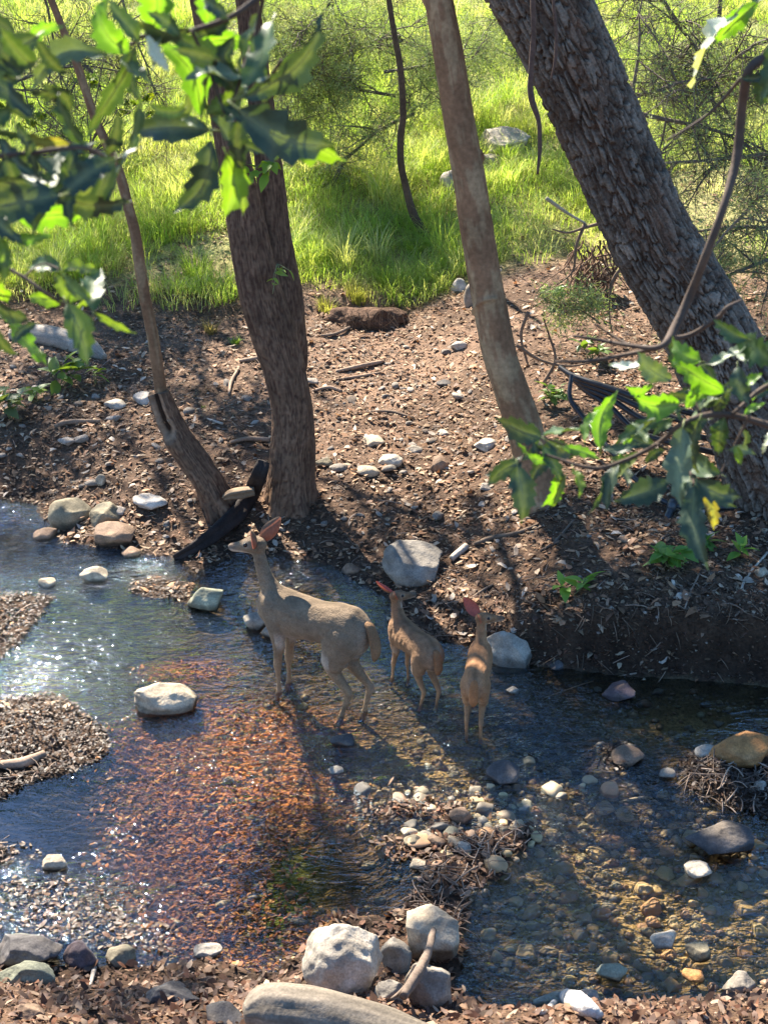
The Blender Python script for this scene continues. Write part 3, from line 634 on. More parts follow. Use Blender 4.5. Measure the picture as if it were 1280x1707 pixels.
yb = g1(482, 852)[1]+.1
main = trunk_pts([(484,872,112),(485,850,100),(484,800,88),(486,740,83),(484,680,78),(470,610,80),(452,550,84),(432,480,80),(416,400,72),(404,330,66),(388,240,60),(365,120,52),(340,0,46),(310,-120,42),(290,-300,36),(270,-520,28)], yb)
side = trunk_pts([(470,620,50),(468,560,62),(464,490,58),(452,400,48),(440,290,44),(428,180,40),(412,60,38),(400,-60,34),(395,-250,28),(400,-450,22)], yb+.12, .1)
main[:, 3] *= .87; side[:, 0] += .03
tree('brown_barked_tree', 'large forked tree with brown bark standing at the water edge behind the doe', main, M_bark, brown_disp, brown_col, 520, 110,
     [shade(200,640,4.6,.75,750), shade(60,720,5.2,.7,650), shade(420,690,4.4,.5,500), shade(110,600,5.0,.6,500), shade(330,760,5.4,.5,350), shade(250,420,5.5,.8,800), shade(120,480,5.6,.7,600), shade(230,520,5,.6,450), shade(170,1665,6.3,.4,260), shade(330,1640,6.6,.22,90), shade(900,1680,6.2,.3,150)], .05, extra=[(side, 420, 70)])
ym = g1(893, 842)[1]+.05
mid = trunk_pts([(897,850,84),(893,810,68),(885,760,62),(872,710,60),(852,650,58),(835,600,57),(820,530,56),(806,450,55),(794,380,55),(784,310,54),(770,230,52),(757,150,51),(742,60,50),(728,-20,48),(705,-150,44),(690,-320,38),(670,-520,30)], ym)
tree('smooth_barked_tree', 'slender leaning tree with smooth patchy tan bark in the middle of the bank', mid, M_bark, smooth_disp, smooth_col, 420, 56,
     [shade(640,870,4.8,.35,200), shade(760,880,4.9,.35,240), shade(1150,1080,4.9,.45,400), shade(980,850,5.0,.4,300), shade(960,700,5.2,.35,200)], .04)
yo = g1(1300, 850)[1]+.15
oak = trunk_pts([(1335,880,260),(1300,800,215),(1255,700,190),(1210,620,176),(1178,550,170),(1130,470,165),(1086,400,165),(1044,310,162),(1000,210,162),(955,110,165),(905,10,170),(850,-90,170),(800,-220,150),(770,-400,120),(750,-600,90)], yo)
oak[:, 3] *= .88
tree('oak_tree', 'huge leaning oak with deeply fissured grey bark at the right', oak, M_oakbark, oak_disp, oak_col, 900, 300,
     [shade(1080,1180,5.4,.8,1000), shade(930,1260,5.6,.45,350), shade(1230,1000,5.2,.9,1300), shade(1240,880,5.0,.6,700), shade(860,1500,6,.5,350), shade(1180,960,5.6,.8,700), shade(1150,850,6,.4,250), shade(560,1400,6.2,.35,150),
      (3.2,9.5,4.6,.9,1500), (2.0,10.5,5.4,.9,1600), (3.4,11.5,6.0,1.0,1600), (1.2,11.8,6.6,.9,1200), (1.7,9.3,5.2,.7,1100), (2.6,8.6,5.0,.7,1000), (1.1,10.2,6.0,.7,900), (2.4,12.6,5.0,.9,1300), (3.6,12.8,4.2,.9,1300), (1.0,13.0,5.0,.7,800)]+[(.5+3.9*i_/5+.3*rng.normal(), y_+.2*rng.normal(), z_, .65, 620) for y_, z_ in ((7.6,5.6),(9.6,6.6),(11.4,7.6)) for i_ in range(6)], .08)  # unseen crown clusters added to darken sky reflections in the right water
ys_ = g1(370, 858)[1]+.02
stub = trunk_pts([(378,868,60),(366,845,52),(345,805,48),(318,765,48),(292,725,46),(274,690,42),(262,655,36)], ys_)
def stub_disp(TH, LL, RR): return brown_disp(TH, LL, RR)*1.2+RR*.1*fbm(np.cos(TH)*2, np.sin(TH)*2, LL*9, s=111)
def hollow_mask(TH, LL):
    th0 = HT; dl = np.abs((TH-th0+math.pi) % (2*math.pi)-math.pi); top = LL.max(); return sst(.95, .6, dl+.25*fbm(TH*3, LL*20, s=118))*sst(top-.30, top-.22, LL+.03*np.cos(dl*2))
def hstub_disp(TH, LL, RR): return stub_disp(TH, LL, RR)*(1-hollow_mask(TH, LL))-RR*.75*hollow_mask(TH, LL)+RR*.12*sst(.15, .5, hollow_mask(TH, LL))*sst(.85, .5, hollow_mask(TH, LL))
def hstub_col(TH, LL, d):
    k = hollow_mask(TH, LL)[..., None]; e = (k*(1-k)*4); return (brown_col(TH, LL, d)*(1-k)+np.array([.03, .018, .012])*k)*(1-e)+np.array([.30, .20, .13])*e
sap = trunk_pts([(282,700,26),(270,660,22),(265,625,20),(255,560,20),(243,500,19),(233,440,19),(226,390,18),(216,350,17),(203,300,17),(190,265,16),(176,235,15),(160,200,15),(143,150,14),(126,100,13),(108,55,12),(88,5,12),(60,-60,11),(20,-200,9),(-10,-350,6)], ys_+.03)
rt = empty('broken_sapling', stub[0, :3], 'leaning sapling growing from a thick broken hollow stub on the left bank', 'tree')
_t, _s, _b = frames(spline(stub, 160)[:, :3]); _f = np.array([-.35, -1, .2]); HT = math.atan2(_b[-20]@_f, _s[-20]@_f)
b = MB(); tube(b, stub, 90, 160, disp=hstub_disp, colf=hstub_col, cap=True); b.build('stub', M_bark, rt)
b = MB(); tube(b, sap, 18, 220, disp=smooth_disp, colf=lambda a, l, d: smooth_col(a, l, d)*.8); b.build('stem', M_bark, rt)
crown_mesh([(sap[-1, 0], sap[-1, 1], sap[-1, 2], .6, 350)], .06).build('crown', M_crown, rt, smooth=False)
# charred root/limb at the foot of the main tree
b = MB(); cb = [[*P(440,768,yb-.2),.03],[*P(432,792,yb-.22),.045]]
for u_, v_, w_ in [(415,825,34),(392,858,36),(355,890,28),(318,915,20),(290,930,10)]:
    gq = g1(u_, v_+w_*.5); pq = P(u_, v_, gq[1]); cb.append([*pq, w_*pxm(pq)/2])
tube(b, np.array(cb)*[1,1,1,.75], 24, 90, disp=lambda a, l, r: stub_disp(a, l, r)+r*.3*fbm(np.cos(a)*2, np.sin(a)*2, l*9, s=171), colf=lambda a, l, d: np.repeat(np.array([[[.032, .024, .021]]])*(1+.6*fbm(np.cos(a)*2, np.sin(a)*2, l*8, s=112))[..., None], 1, 0))
tag(b.build('charred_branch', M_wood), 'black charred branch leaning down from the main trunk to the water', 'branch')
b = MB(); gq = g1(385, 850); tube(b, trunk_pts([(372,830,5),(384,824,12),(402,821,15),(424,818,11)], yb-.22), 14, 20, disp=stub_disp, col=(.2, .14, .09)); tag(b.build('broken_knot', M_wood), 'broken wood knot beside the charred branch', 'wood')
# sapling on the far slope
g = g1(722, 405); fs = trunk_pts([(724,412,17),(705,385,15),(688,355,14),(676,310,12),(668,270,12),(668,225,12),(672,190,11),(668,120,11),(658,60,10),(648,0,9),(640,-80,7)], g[1]+.1)
rt = empty('thin_tree', fs[0, :3], 'thin crooked dark trunk standing in the grass between the two middle trees', 'tree'); b = MB(); tube(b, fs, 12, 60, disp=smooth_disp, col=(.10, .07, .05)); b.build('trunk', M_bark, rt)
crown_mesh([(fs[-1, 0], fs[-1, 1], fs[-1, 2]+.6, .6, 250)], .06).build('crown', M_crown, rt, smooth=False)

# ------------------------------------------------------------------ twiggy junipers on the slope and beside the oak
def branchy(mb_, fol, p, d, L, r, lev, density, curve=.35, nd=None):
    n = 6; pts = [np.array(p)]; dd = np.array(d, float)
    for i in range(n):
        dd = dd+rng.normal(size=3)*curve*.33; dd[2] -= .03; dd /= np.linalg.norm(dd); pts.append(pts[-1]+dd*L/n)
    pts = np.array(pts); rr = np.linspace(r, r*.35, n+1); tube(mb_, np.hstack([pts, rr[:, None]]), 5 if lev < 2 else 3, n+1, col=np.array([.15, .12, .095])*(.6+.9*rng.random()), cap=False)
    if lev < 3:
        for i in range(1, n+1):
            for _ in range(2 if lev < 2 else 1):
                if rng.random() < .8:
                    e = dd*.4+rng.normal(size=3)*.8; e = e/np.linalg.norm(e); branchy(mb_, fol, pts[i], e, L*rng.uniform(.35, .6), r*.5, lev+1, density, curve)
    if lev >= 2 and rng.random() < density*.6: fol.append((pts[-1], dd, L))
def foliage(fol, k=26, ln=.05, cols=((.19,.26,.11),(.25,.32,.13),(.30,.34,.18))):
    mb_ = MB()
    if not fol: return mb_
    c = np.array([f[0] for f in fol]); dd = np.array([f[1] for f in fol]); n = len(c)
    c = np.repeat(c, k, 0)+rng.normal(size=(n*k, 3))*.05; a = np.repeat(dd, k, 0)*.7+rng.normal(size=(n*k, 3))*.6; a /= np.linalg.norm(a, axis=1)[:, None]
    b_ = np.cross(a, rng.normal(size=(n*k, 3))); b_ /= np.linalg.norm(b_, axis=1)[:, None]; L = ln*(.6+.8*rng.random((n*k, 1)))
    V = np.stack([c-b_*.0035, c+b_*.0035, c+a*L], 1).reshape(-1, 3)
    C = np.repeat(np.repeat(np.asarray(cols)[rng.integers(len(cols), size=n)], k, 0)*(.7+.6*rng.random((n*k, 1))), 3, 0)
    return mb_.add(V, None, np.arange(n*k*3).reshape(-1, 3), C)
def juniper(label, starts, density=.6, k=26):
    base = P(starts[0][0], starts[0][1], starts[0][2]); rt = empty('juniper_shrub', base, label, 'shrub'); mb_ = MB(); fol = []
    for (u, v, y, dx, dy, dz, L, r) in starts:
        d = np.array([dx, dy, dz], float); branchy(mb_, fol, P(u, v, y), d/np.linalg.norm(d), L, r, 0, density)
    mb_.build('branches', M_twig, rt); foliage(fol, k).build('foliage', M_juniper, rt, smooth=False, kind='stuff') if fol else None
juniper('grey twiggy juniper left of the smooth trunk in front of the slope', [(690,190,14.6,-1,-.1,-.05,1.2,.02),(668,60,14.8,-1,0,-.2,1.5,.02),(660,160,14.5,-.8,0,.1,1.0,.018),(640,120,14.4,.8,0,.1,.9,.018),(500,90,14.6,.7,.1,-.2,1.1,.02),(600,-60,14.6,-.4,0,-1,1.2,.02),(520,10,14.8,-.3,0,-.6,1.,.018)], .95, 22)
juniper('leafy juniper sprays between the smooth trunk and the oak', [(800,-40,15.5,.6,0,-.5,1.2,.02),(840,60,15.8,-.5,0,-.4,1.,.018)], .95, 24)
juniper('bare twiggy branches spreading right from behind the oak', [(1058,160,11.5,1,.2,.25,1.1,.018),(1065,190,11.6,1,0,-.15,1.3,.02),(1040,210,11.4,.2,0,1,1.0,.018),(1090,-40,12,.5,0,-.8,1.2,.02),(1200,-60,12.2,.1,0,-1,1.4,.022),(1300,60,12,-1,0,-.2,1.2,.02),(1320,240,11.4,-1,0,-.2,1.1,.022),(1320,380,11.2,-1,.1,.1,1.0,.02),(1320,150,11.8,-1,.1,.1,1.,.02)], .4, 18)
juniper('low green juniper sprays at the foot of the oak', [(1000,540,9.9,-.7,-.1,.5,.3,.008),(1320,420,10.9,-1,0,-.3,.9,.02),(1310,300,10.8,-1,0,-.35,.9,.018)], .45, 16)
juniper('sparse twiggy shrub at the upper left above the grass', [(-40,40,13.5,1,0,-.2,1.2,.018),(-30,160,13.2,1,0,.1,1.2,.018),(60,-60,13.4,.3,0,-1,1.1,.016),(0,260,12.8,.8,0,.1,.9,.014),(200,-40,13.8,.2,0,-1,1.2,.014)], .3, 18)
# yellow-green broad leaved shrub upper left
rt = empty('leafy_shrub', P(150, 250, 12.6), 'bright yellow green leafy twigs behind the thin sapling', 'shrub')
cl = [(*P(u, v, 12.4+rng.random()), .13, 22) for u, v in [(200,95),(190,150),(240,160),(230,120),(90,195),(60,205),(150,130),(30,170),(210,185),(110,235),(250,190),(180,60),(20,90)]]
b = MB()
for c_ in cl: tube(b, limb(P(150, 260, 12.6), c_[:3], .008, .003, 5, .2), 4, 8, col=(.13, .1, .07))
b.build('twigs', M_twig, rt); crown_mesh(cl, .085, ((.14,.20,.02),(.20,.24,.02),(.10,.16,.02))).build('leaves', M_crown, rt, smooth=False)

# ------------------------------------------------------------------ grass
def blades(mb_, x, y, z, L, az, lean, wd, cols, tip=1.25):
    n = len(x); dx, dy = np.cos(az), np.sin(az); px_, py_ = -dy, dx
    ts = [0, .4, .75, 1.0]; V = []; C = []
    for k, t in enumerate(ts):
        hor = lean*L*t**1.8; hz = L*(t-(.35*lean+.12)*t**2.4); w_ = wd*(1-t**1.5)+.0003
        cx, cy, cz = x+dx*hor, y+dy*hor, z+hz
        if k < 3: V += [np.stack([cx-px_*w_, cy-py_*w_, cz], 1), np.stack([cx+px_*w_, cy+py_*w_, cz], 1)]
        else: V += [np.stack([cx, cy, cz], 1)]
        for _ in range(2 if k < 3 else 1): C.append(cols*(.8+(tip-.8)*t))
    V = np.stack(V, 1).reshape(-1, 3); C = np.stack(C, 1).reshape(-1, 3); o = np.arange(n)[:, None, None]*7
    mb_.add(V, (np.array([[0, 1, 3, 2], [2, 3, 5, 4]])[None]+o).reshape(-1, 4), (np.array([[4, 5, 6]])[None]+o).reshape(-1, 3), C)
def grass(name, cx, cy, per, spread, L0, L1, wd, cols, lean=.55, label='long green grass'):
    n = len(cx); k = np.repeat(np.arange(n), per); m = len(k); a = rng.random(m)*6.283; r = spread*np.sqrt(rng.random(m))
    x = cx[k]+np.cos(a)*r; y = cy[k]+np.sin(a)*r; z, d = lookup(x, y); sz = (.6+.8*rng.random(n))[k]
    dirn = a+rng.normal(size=m)*.5; ln = np.clip(lean*(.4+1.0*rng.random(m)), 0, 1.2)
    # blades lean downslope (towards the stream) a little more
    cc = np.asarray(cols)[rng.integers(len(cols), size=n)][k]*(.75+.5*rng.random((m, 1)))
    mb_ = MB(); blades(mb_, x, y, z-.01, (L0+(L1-L0)*rng.random(m))*sz, dirn, ln, wd*(1+y*0), cc); return mb_
gcol = [[.34,.45,.09],[.42,.49,.12],[.27,.40,.07],[.47,.50,.19],[.32,.44,.09],[.54,.54,.28]]
def slope_pts(n, y0, y1):
    x, y = samp(n, y0, y1, 1.15); h, d = lookup(x, y); edge = 12.45+.25*np.sin(x*1.7)+.5*sst(0, 2, x)-.2*sst(0, -3, x)+.75*fbm(x*1.9, y*1.9, s=121)-.1
    k = (y > edge) & (fbm(x*.9, y*.9, s=122) > -.6) & ~((x > .3*y*.6) & (y < 13.6+.3*x) & (rng.random(n) < .85)); return x[k], y[k]
x, y = slope_pts(4200, 12.2, 22.5); kk = rng.random(len(x)) < sst(-.35, .45, fbm(x*1.3, y*1.3, s=123)+.75*sst(12.4, 14.8, y)); x, y = x[kk], y[kk]
grass('hill_grass', x, y, 62, .19, .09, .27, .0026, gcol, .85).build('hill_grass', M_grass, smooth=False, kind='stuff', label='long bright green grass covering the hillside')
x, y = slope_pts(520, 12.5, 18.5); kk = fbm(x*1.3, y*1.3, s=123) > -.05; x, y = x[kk], y[kk]
grass('tall', x, y, 60, .1, .25, .5, .0028, gcol, .7).build('tall_grass', M_grass, smooth=False, kind='stuff', label='tall arching grass at the foot of the hillside')
x = (rng.random(2500)*2-1)*14; y = 22+rng.random(2500)*24
grass('far', x, y, 14, .45, .2, .4, .012, gcol).build('far_grass', M_grass, smooth=False, kind='stuff', label='pale green grass far up the hillside')
TUFTS = [(392,575,.12,60,'bright green grass tuft in front of the brown trunk at the litter edge'),(352,558,.2,90,'dry brownish grass clump beside the bright green tuft'),(595,500,.34,160,'straw yellow grass tuft hanging over the eroded bank'),(545,520,.28,120,'light green grass tuft left of the overhanging straw tuft'),
         (640,478,.22,90,'thin pale grass tuft above the eroded bank'),(330,470,.45,170,'tallest arching grass clump on the left slope'),(520,400,.35,140,'dense round grass clump right of the forked trunk'),(690,430,.25,120,'short bright grass clump under the thin dark tree'),(845,270,.3,130,'arching grass clump on the pale rock outcrop'),(340,680+540-540,.06,20,'small grass sprig in the litter left of the stub')]
for u, v, L, n, lab in TUFTS:
    g = g1(u, v); col = [[.30,.30,.08]] if 'straw' in lab else [[.24,.19,.09]] if 'dry' in lab else [[.17,.27,.04],[.21,.30,.05]]
    o = grass('t', np.array([g[0]]), np.array([g[1]]), n, L*.25, L*.6, L, .003, col, .6).build('grass_tuft', M_grass, smooth=False); tag(o, lab, 'grass')

# ------------------------------------------------------------------ sticks, logs, roots, pipes, driftwood
def gpts(l, lift=.5):
    out = []
    for u, v, w_ in l: g = g1(u, v); r_ = w_*pxm(g)/2; out.append([g[0], g[1], g[2]+r_*lift*2, r_])
    return np.array(out)
STICKS = [([(560,622,5),(600,616,8),(640,606,6)],'brown dead stick in the sunny litter between the trunks'),
 ([(560,636,3),(610,628,5),(640,624,4)],'thin stick just under the brown dead stick'),
 ([(92,716,8),(120,708,9),(168,706,6)],'curved dark stick on the left bank'),
 ([(790,912,7),(820,902,9),(862,892,7),(895,878,4)],'bark strip lying below the smooth trunk'),
 ([(1232,1010,3),(1240,970,4),(1278,925,4)],'pale forked twig on the dark bank at the right edge'),
 ([(752,940,12),(778,918,12)],'short pale wood chunk right of the angular boulder'),
 ([(385,742,5),(415,735,8),(450,738,8)],'stick reaching the left side of the main trunk'),
 ([(398,618,5),(386,640,6),(382,660,4)],'short crooked stick in the litter left of the main trunk'),
 ([(400,605,6),(440,600,9),(478,596,7)],'thick brown stick passing behind the main trunk'),
 ([(345,700,3),(372,710,5)],'short pale twig beside the hollow stub'),
 ([(900,920,3),(925,905,5),(955,870,4)],'broken twig on the shaded bank'),
 ([(775,1010,4),(800,990,5),(822,978,4)],'dark stick on the bank above the right fawn'),
 ([(905,1170,3),(985,1140,3),(1060,1128,3)],'thin twig at the foot of the right bank'),
 ([(1030,1340,4),(1075,1335,6),(1100,1345,4)],'pale stick caught in the leaf bar'),
 ([(0,1285,14),(40,1280,18),(75,1262,12)],'thick mossy stick across the lower leaf island'),
 ([(150,1650,6),(158,1620,8),(160,1590,6)],'pale crooked twig between the near left stones'),
 ([(535,562,4),(560,560,6),(590,545,5)],'root end below the eroded bank'),
 ([(1140,1020,3),(1150,990,3),(1165,960,3)],'thin straw on the dark right bank'),
 ([(690,700,4),(650,690,6),(610,690,4)],'flat stick in the sunny litter right of the main trunk'),
 ([(520,655,4),(548,650,6),(570,655,5)],'short stick touching the shadow of the main trunk')]
for l, lab in STICKS:
    b = MB(); tube(b, gpts(l), 7, 14, col=np.array([.24, .17, .12])*(.6+.9*rng.random()) if 'pale' not in lab else (.45, .38, .3), disp=lambda a, L_, r: r*.25*fbm(np.cos(a)*2, np.sin(a)*2, L_*20, s=130)); tag(b.build('stick', M_wood), lab, 'stick')
b = MB()                                  # uncountable twigs in the litter and the dam
x, y = samp(1500, 6.6, 12.6); h, d = lookup(x, y); k = d > .03; x, y, h = x[k], y[k], h[k]
x2, y2 = samp(5000, 4.6, 5.9); d2, i2 = land(x2, y2); k = (i2 > -.02) | ((d2 > -.02) & (x2 > .1) & (x2 < .9) & (y2 > 4.7)); x2, y2 = x2[k][:420], y2[k][:420]; h2 = lookup(x2, y2)[0]+.03*rng.random(len(x2))
for X, Y, H in list(zip(x, y, h))+list(zip(x2, y2, h2)):
    a = rng.random()*6.28; L = .04+.14*rng.random()**2; e = np.array([math.cos(a), math.sin(a), rng.normal()*.2])*L; c = np.array([X, Y, H+.012]); r_ = .0018+.003*rng.random()
    tube(b, [[*(c-e*.5), r_], [*(c+[0, 0, rng.normal()*.01]+rng.normal(size=3)*L*.06), r_], [*(c+e*.5), r_*.5]], 3, 4, col=np.array([.26, .19, .14])*(.4+1.2*rng.random()), cap=False)
b.build('twig_litter', M_wood, kind='stuff', label='small dead twigs strewn through the litter')
def log(pts, name, lab, col, cat='log', sides=40, n=90, am=.1, mt=M_wood, sc_=1):
    b = MB(); tube(b, pts, sides, n, disp=lambda a, l, r: r*(am*fbm(np.cos(a)*1.3, np.sin(a)*1.3, l*3, s=131)+.06*fbm(np.cos(a)*9, np.sin(a)*9, l*1.6, s=132)),
                   colf=lambda a, l, d: np.asarray(col)*(1+.45*fbm(np.cos(a)*7, np.sin(a)*7, l*1.2, s=133)+.35*fbm(np.cos(a)*1.2+9, np.sin(a)*1.2, l*3, s=134))[..., None]); return tag(b.build(name, mt), lab, cat)
g = g1(540, 1700)
lg = np.array([[*P(408,1690,3.72),.03],[*P(440,1684,3.74),.078],[*P(500,1690,3.74),.09],[*P(570,1702,3.72),.085],[*P(640,1716,3.68),.07],[*P(700,1730,3.62),.05],[*P(760,1745,3.55),.03]]); lg[:, 2] = np.maximum(lg[:, 2], lookup(lg[:, 0], lg[:, 1])[0]-.02+lg[:, 3]*.3)
log(lg, 'log', 'smooth weathered grey log across the bottom of the stream bank', (.20, .165, .125), am=.22)
b = MB(); tube(b, np.array([[*P(722,1560,4.45),.012],[*P(712,1600,4.22),.016],[*P(692,1640,4.02),.020],[*P(672,1672,3.9),.016]])+np.array([0,0,.03,0]), 12, 40, disp=lambda a, l, r: r*.3*fbm(np.cos(a)*2, np.sin(a)*2, l*14, s=135), col=(.17, .125, .095))
tube(b, np.array([[*P(692,1640,4.02),.014],[*P(668,1664,3.95),.008],[*P(652,1676,3.9),.004]])+np.array([0,0,.03,0]), 8, 12, col=(.17, .125, .095)); tag(b.build('crooked_stick', M_wood), 'crooked dark stick lying over the rocks below the debris dam', 'stick')
log(gpts([(20,565,20),(60,570,34),(110,578,36),(150,590,30),(175,600,12)], .3), 'log', 'split weathered log under the hanging leaves on the left bank', (.36, .31, .25), am=.25)
dw = gpts([(888,1678,8),(915,1672,16),(945,1676,30),(970,1690,34),(1000,1702,16)], .5)
b = MB(); tube(b, dw, 18, 40, disp=lambda a, l, r: r*.25*fbm(np.cos(a)*2, np.sin(a)*2, l*16, s=136), col=(.62, .57, .5)); tube(b, gpts([(925,1678,12),(905,1692,10),(890,1686,4)], .5), 10, 12, col=(.6, .55, .48)); tag(b.build('driftwood', M_rock), 'bone white piece of driftwood at the near bank', 'driftwood')
# pipes
def pipe(pts, lab, r=None):
    p = np.array(pts); b = MB(); tube(b, p, 14, 60, col=(.028, .028, .031), cap=False)
    o = b.build('pipe', M_pipe); return tag(o, lab, 'pipe')
def gp_(l, hs): 
    out = []
    for (u, v, w_), h in zip(l, hs): g = g1(u, v+h*180*.9); p = P(u, v, g[1]); out.append([*p, w_*pxm(p)/2])
    return np.array(out)
yp = g1(1060, 770)[1]
for i, (e, lab) in enumerate([((1078,668,15),'topmost black pipe of the bundle beside the oak'),((1085,686,15),'second black pipe from the top of the bundle'),((1082,704,15),'shiny lower black pipe of the bundle'),((1068,722,13),'lowest thin black pipe of the bundle')]):
    s0 = np.array([936+i*5, 618+i*3]); p = [[*P(s0[0]-4, s0[1]-6, yp+.35), .016], [*P(s0[0]+22, s0[1]+10+i*4, yp+.25), .018], [*P((s0[0]+e[0])/2+6, (s0[1]+e[1])/2+3, yp+.12), .019], [*P(e[0], e[1], yp), .02], [*P(e[0]+110, e[1]+30, yp-.1), .02], [*P(e[0]+230, e[1]+52, yp-.1), .02]]
    pipe(p, lab)
yp2 = g1(1125, 850)[1]
pipe([[*P(952,625,yp+.2),.014],[*P(950,665,yp+.1),.015],[*P(975,700,yp),.016],[*P(1012,745,yp2+.35),.016],[*P(1060,800,yp2+.15),.016],[*P(1120,842,yp2),.017],[*P(1200,846,yp2),.017],[*P(1290,847,yp2),.017],[*P(1500,860,yp2),.017]], 'long black water pipe bending down from the bundle and running to the right edge')
b = MB(); a_ = [*P(1121,838,yp2-.02), .022]; c_ = [*P(1096,905,yp2-.25), .022]; c2 = np.array(c_); tube(b, [a_, c_], 18, 8, col=(.04, .045, .05), cap=False)
o = tag(b.build('cut_pipe', M_pipe), 'short cut length of black pipe pointing down the bank', 'pipe')
b = MB(); tube(b, [[*P(1122,835,yp2-.015), .029],[*P(1117,850,yp2-.06), .029]], 18, 3, col=(.05, .055, .06)); b.build('coupling', M_pipe, o)
# roots hanging at the foot of the oak
b = MB()
for i in range(70):
    u = rng.uniform(955, 1030); v = rng.uniform(400, 470); y_ = 10.2+.3*rng.random(); L = rng.uniform(40, 110)
    p = [[*P(u, v, y_), .006+.004*rng.random()]]; uu, vv = u, v
    for j in range(4): uu += rng.normal()*12-2; vv += L/4; p.append([*P(uu, vv, y_-.06*j), .005-.001*j])
    tube(b, p, 4, 12, col=np.array([.16, .095, .06])*(.5+rng.random()), cap=False)
tag(b.build('root_tangle', M_wood), 'tangle of brown dead roots and twigs against the left side of the oak', 'roots')
g = g1(990, 505); mbr = MB(); v_, f_ = rockshape(4, 77, rough=.25)
mbr.add(v_*[.22, .2, .22]+[g[0], g[1]+.15, g[2]+.1], None, f_, (.10, .06, .04)); tag(mbr.build('earth_mound', M_soil), 'mound of dark earth under the root tangle', 'earth mound')
for l, lab in [([(1000,372,.0),(972,380,0),(945,388,0),(920,382,0)],'bare stick poking left from the root tangle'),([(975,372,0),(960,410,0),(955,450,0),(935,470,0),(900,490,0)],'bent dead branch hanging from the root tangle'),
               ([(1040,440,0),(1020,470,0),(1015,520,0),(1020,555,0)],'forked grey twig before the oak base'),([(905,640,0),(925,600,0),(915,560,0),(905,530,0)],'gnarled upright root right of the smooth trunk'),([(860,575,0),(900,600,0),(950,610,0),(1000,600,0)],'dead branch lying right of the smooth trunk'),
               ([(880,520,0),(868,560,0),(880,610,0)],'dark crooked root close to the smooth trunk'),([(910,330,0),(945,355,0),(975,372,0)],'straw pale twig crossing the grass left of the oak')]:
    yy_ = 9.9 if l[0][1] > 430 else 10.2
    p = [[*P(u, v, yy_), .014-.003*i] for i, (u, v, _) in enumerate(l)]; b = MB(); tube(b, p, 7, 20, disp=lambda a, L_, r: r*.3*fbm(np.cos(a)*2, np.sin(a)*2, L_*25, s=137), col=(.19, .13, .09) if 'pale' not in lab else (.4, .36, .25)); tag(b.build('dead_branch', M_wood), lab, 'branch')

g = g1(620, 545); v_, f_ = rockshape(4, 91, rough=.3)
tag(MB().add(v_*[.42, .22, .15]*(1+.12*fbm(v_[:, 0]*7, v_[:, 1]*7, v_[:, 2]*7, s=181))[:, None]+[g[0], g[1]+.12, g[2]+.02], None, f_, (.11, .062, .038)).build('eroded_bank', M_soil), 'crumbling dark edge of earth under the straw yellow grass tuft', 'earth bank')
b = MB()
for i in range(26):
    u_ = rng.uniform(565, 680); p0 = P(u_, rng.uniform(515, 530), g[1]-.06); tube(b, [[*p0, .004], [*(p0+[rng.normal()*.03, -.03, -.06]), .003], [*(p0+[rng.normal()*.05, -.05, -.14]), .0015]], 3, 5, col=(.2, .13, .08), cap=False)
tag(b.build('hanging_roots', M_wood), 'thin roots dangling from the crumbling earth edge', 'roots')
# ------------------------------------------------------------------ small plants
def seedling(name, label, u, v, hh, n, ll, col, cat='plant', spread=1.0):
    g = g1(u, v); m = pxm(g); root = empty(name, g, label, cat); b = MB(); lm = leaf_mesh_small(col)
    tops = []
    for i in range(max(2, n//4)):
        e = g+np.array([rng.normal()*hh*m*.35*spread, rng.normal()*hh*m*.25*spread, hh*m*(.5+.5*rng.random())]); tube(b, limb(g, e, .004, .002, 5, .3), 4, 8, col=(.16, .17, .07)); tops.append((g, e))
    b.build('stem', M_twig, root)
    for i in range(n):
        a, e = tops[i % len(tops)]; t = .45+.55*rng.random(); c = a+(e-a)*t
        o = link('leaf', lm, root, local=True); s_ = ll*m*(.7+.6*rng.random()); o.scale = (s_, s_, s_); o.location = tuple(c-g); o.rotation_euler = (rng.normal()*.3, -.3+rng.normal()*.4, rng.random()*6.28)
    return root
def leaf_mesh_small(col):
    ts = np.linspace(0, 1, 6); V = []
    for t in ts: w_ = .24*math.sin(math.pi*t**.8)+.01; V += [[t, w_, .06*w_*4-t*t*.25], [t, 0, -t*t*.25], [t, -w_, .06*w_*4-t*t*.25]]
    q = []
    for i in range(5): a = i*3; q += [[a, a+1, a+4, a+3], [a+1, a+2, a+5, a+4]]
    return MB().add(V, q, None, col).mesh('leaf', M_crown)
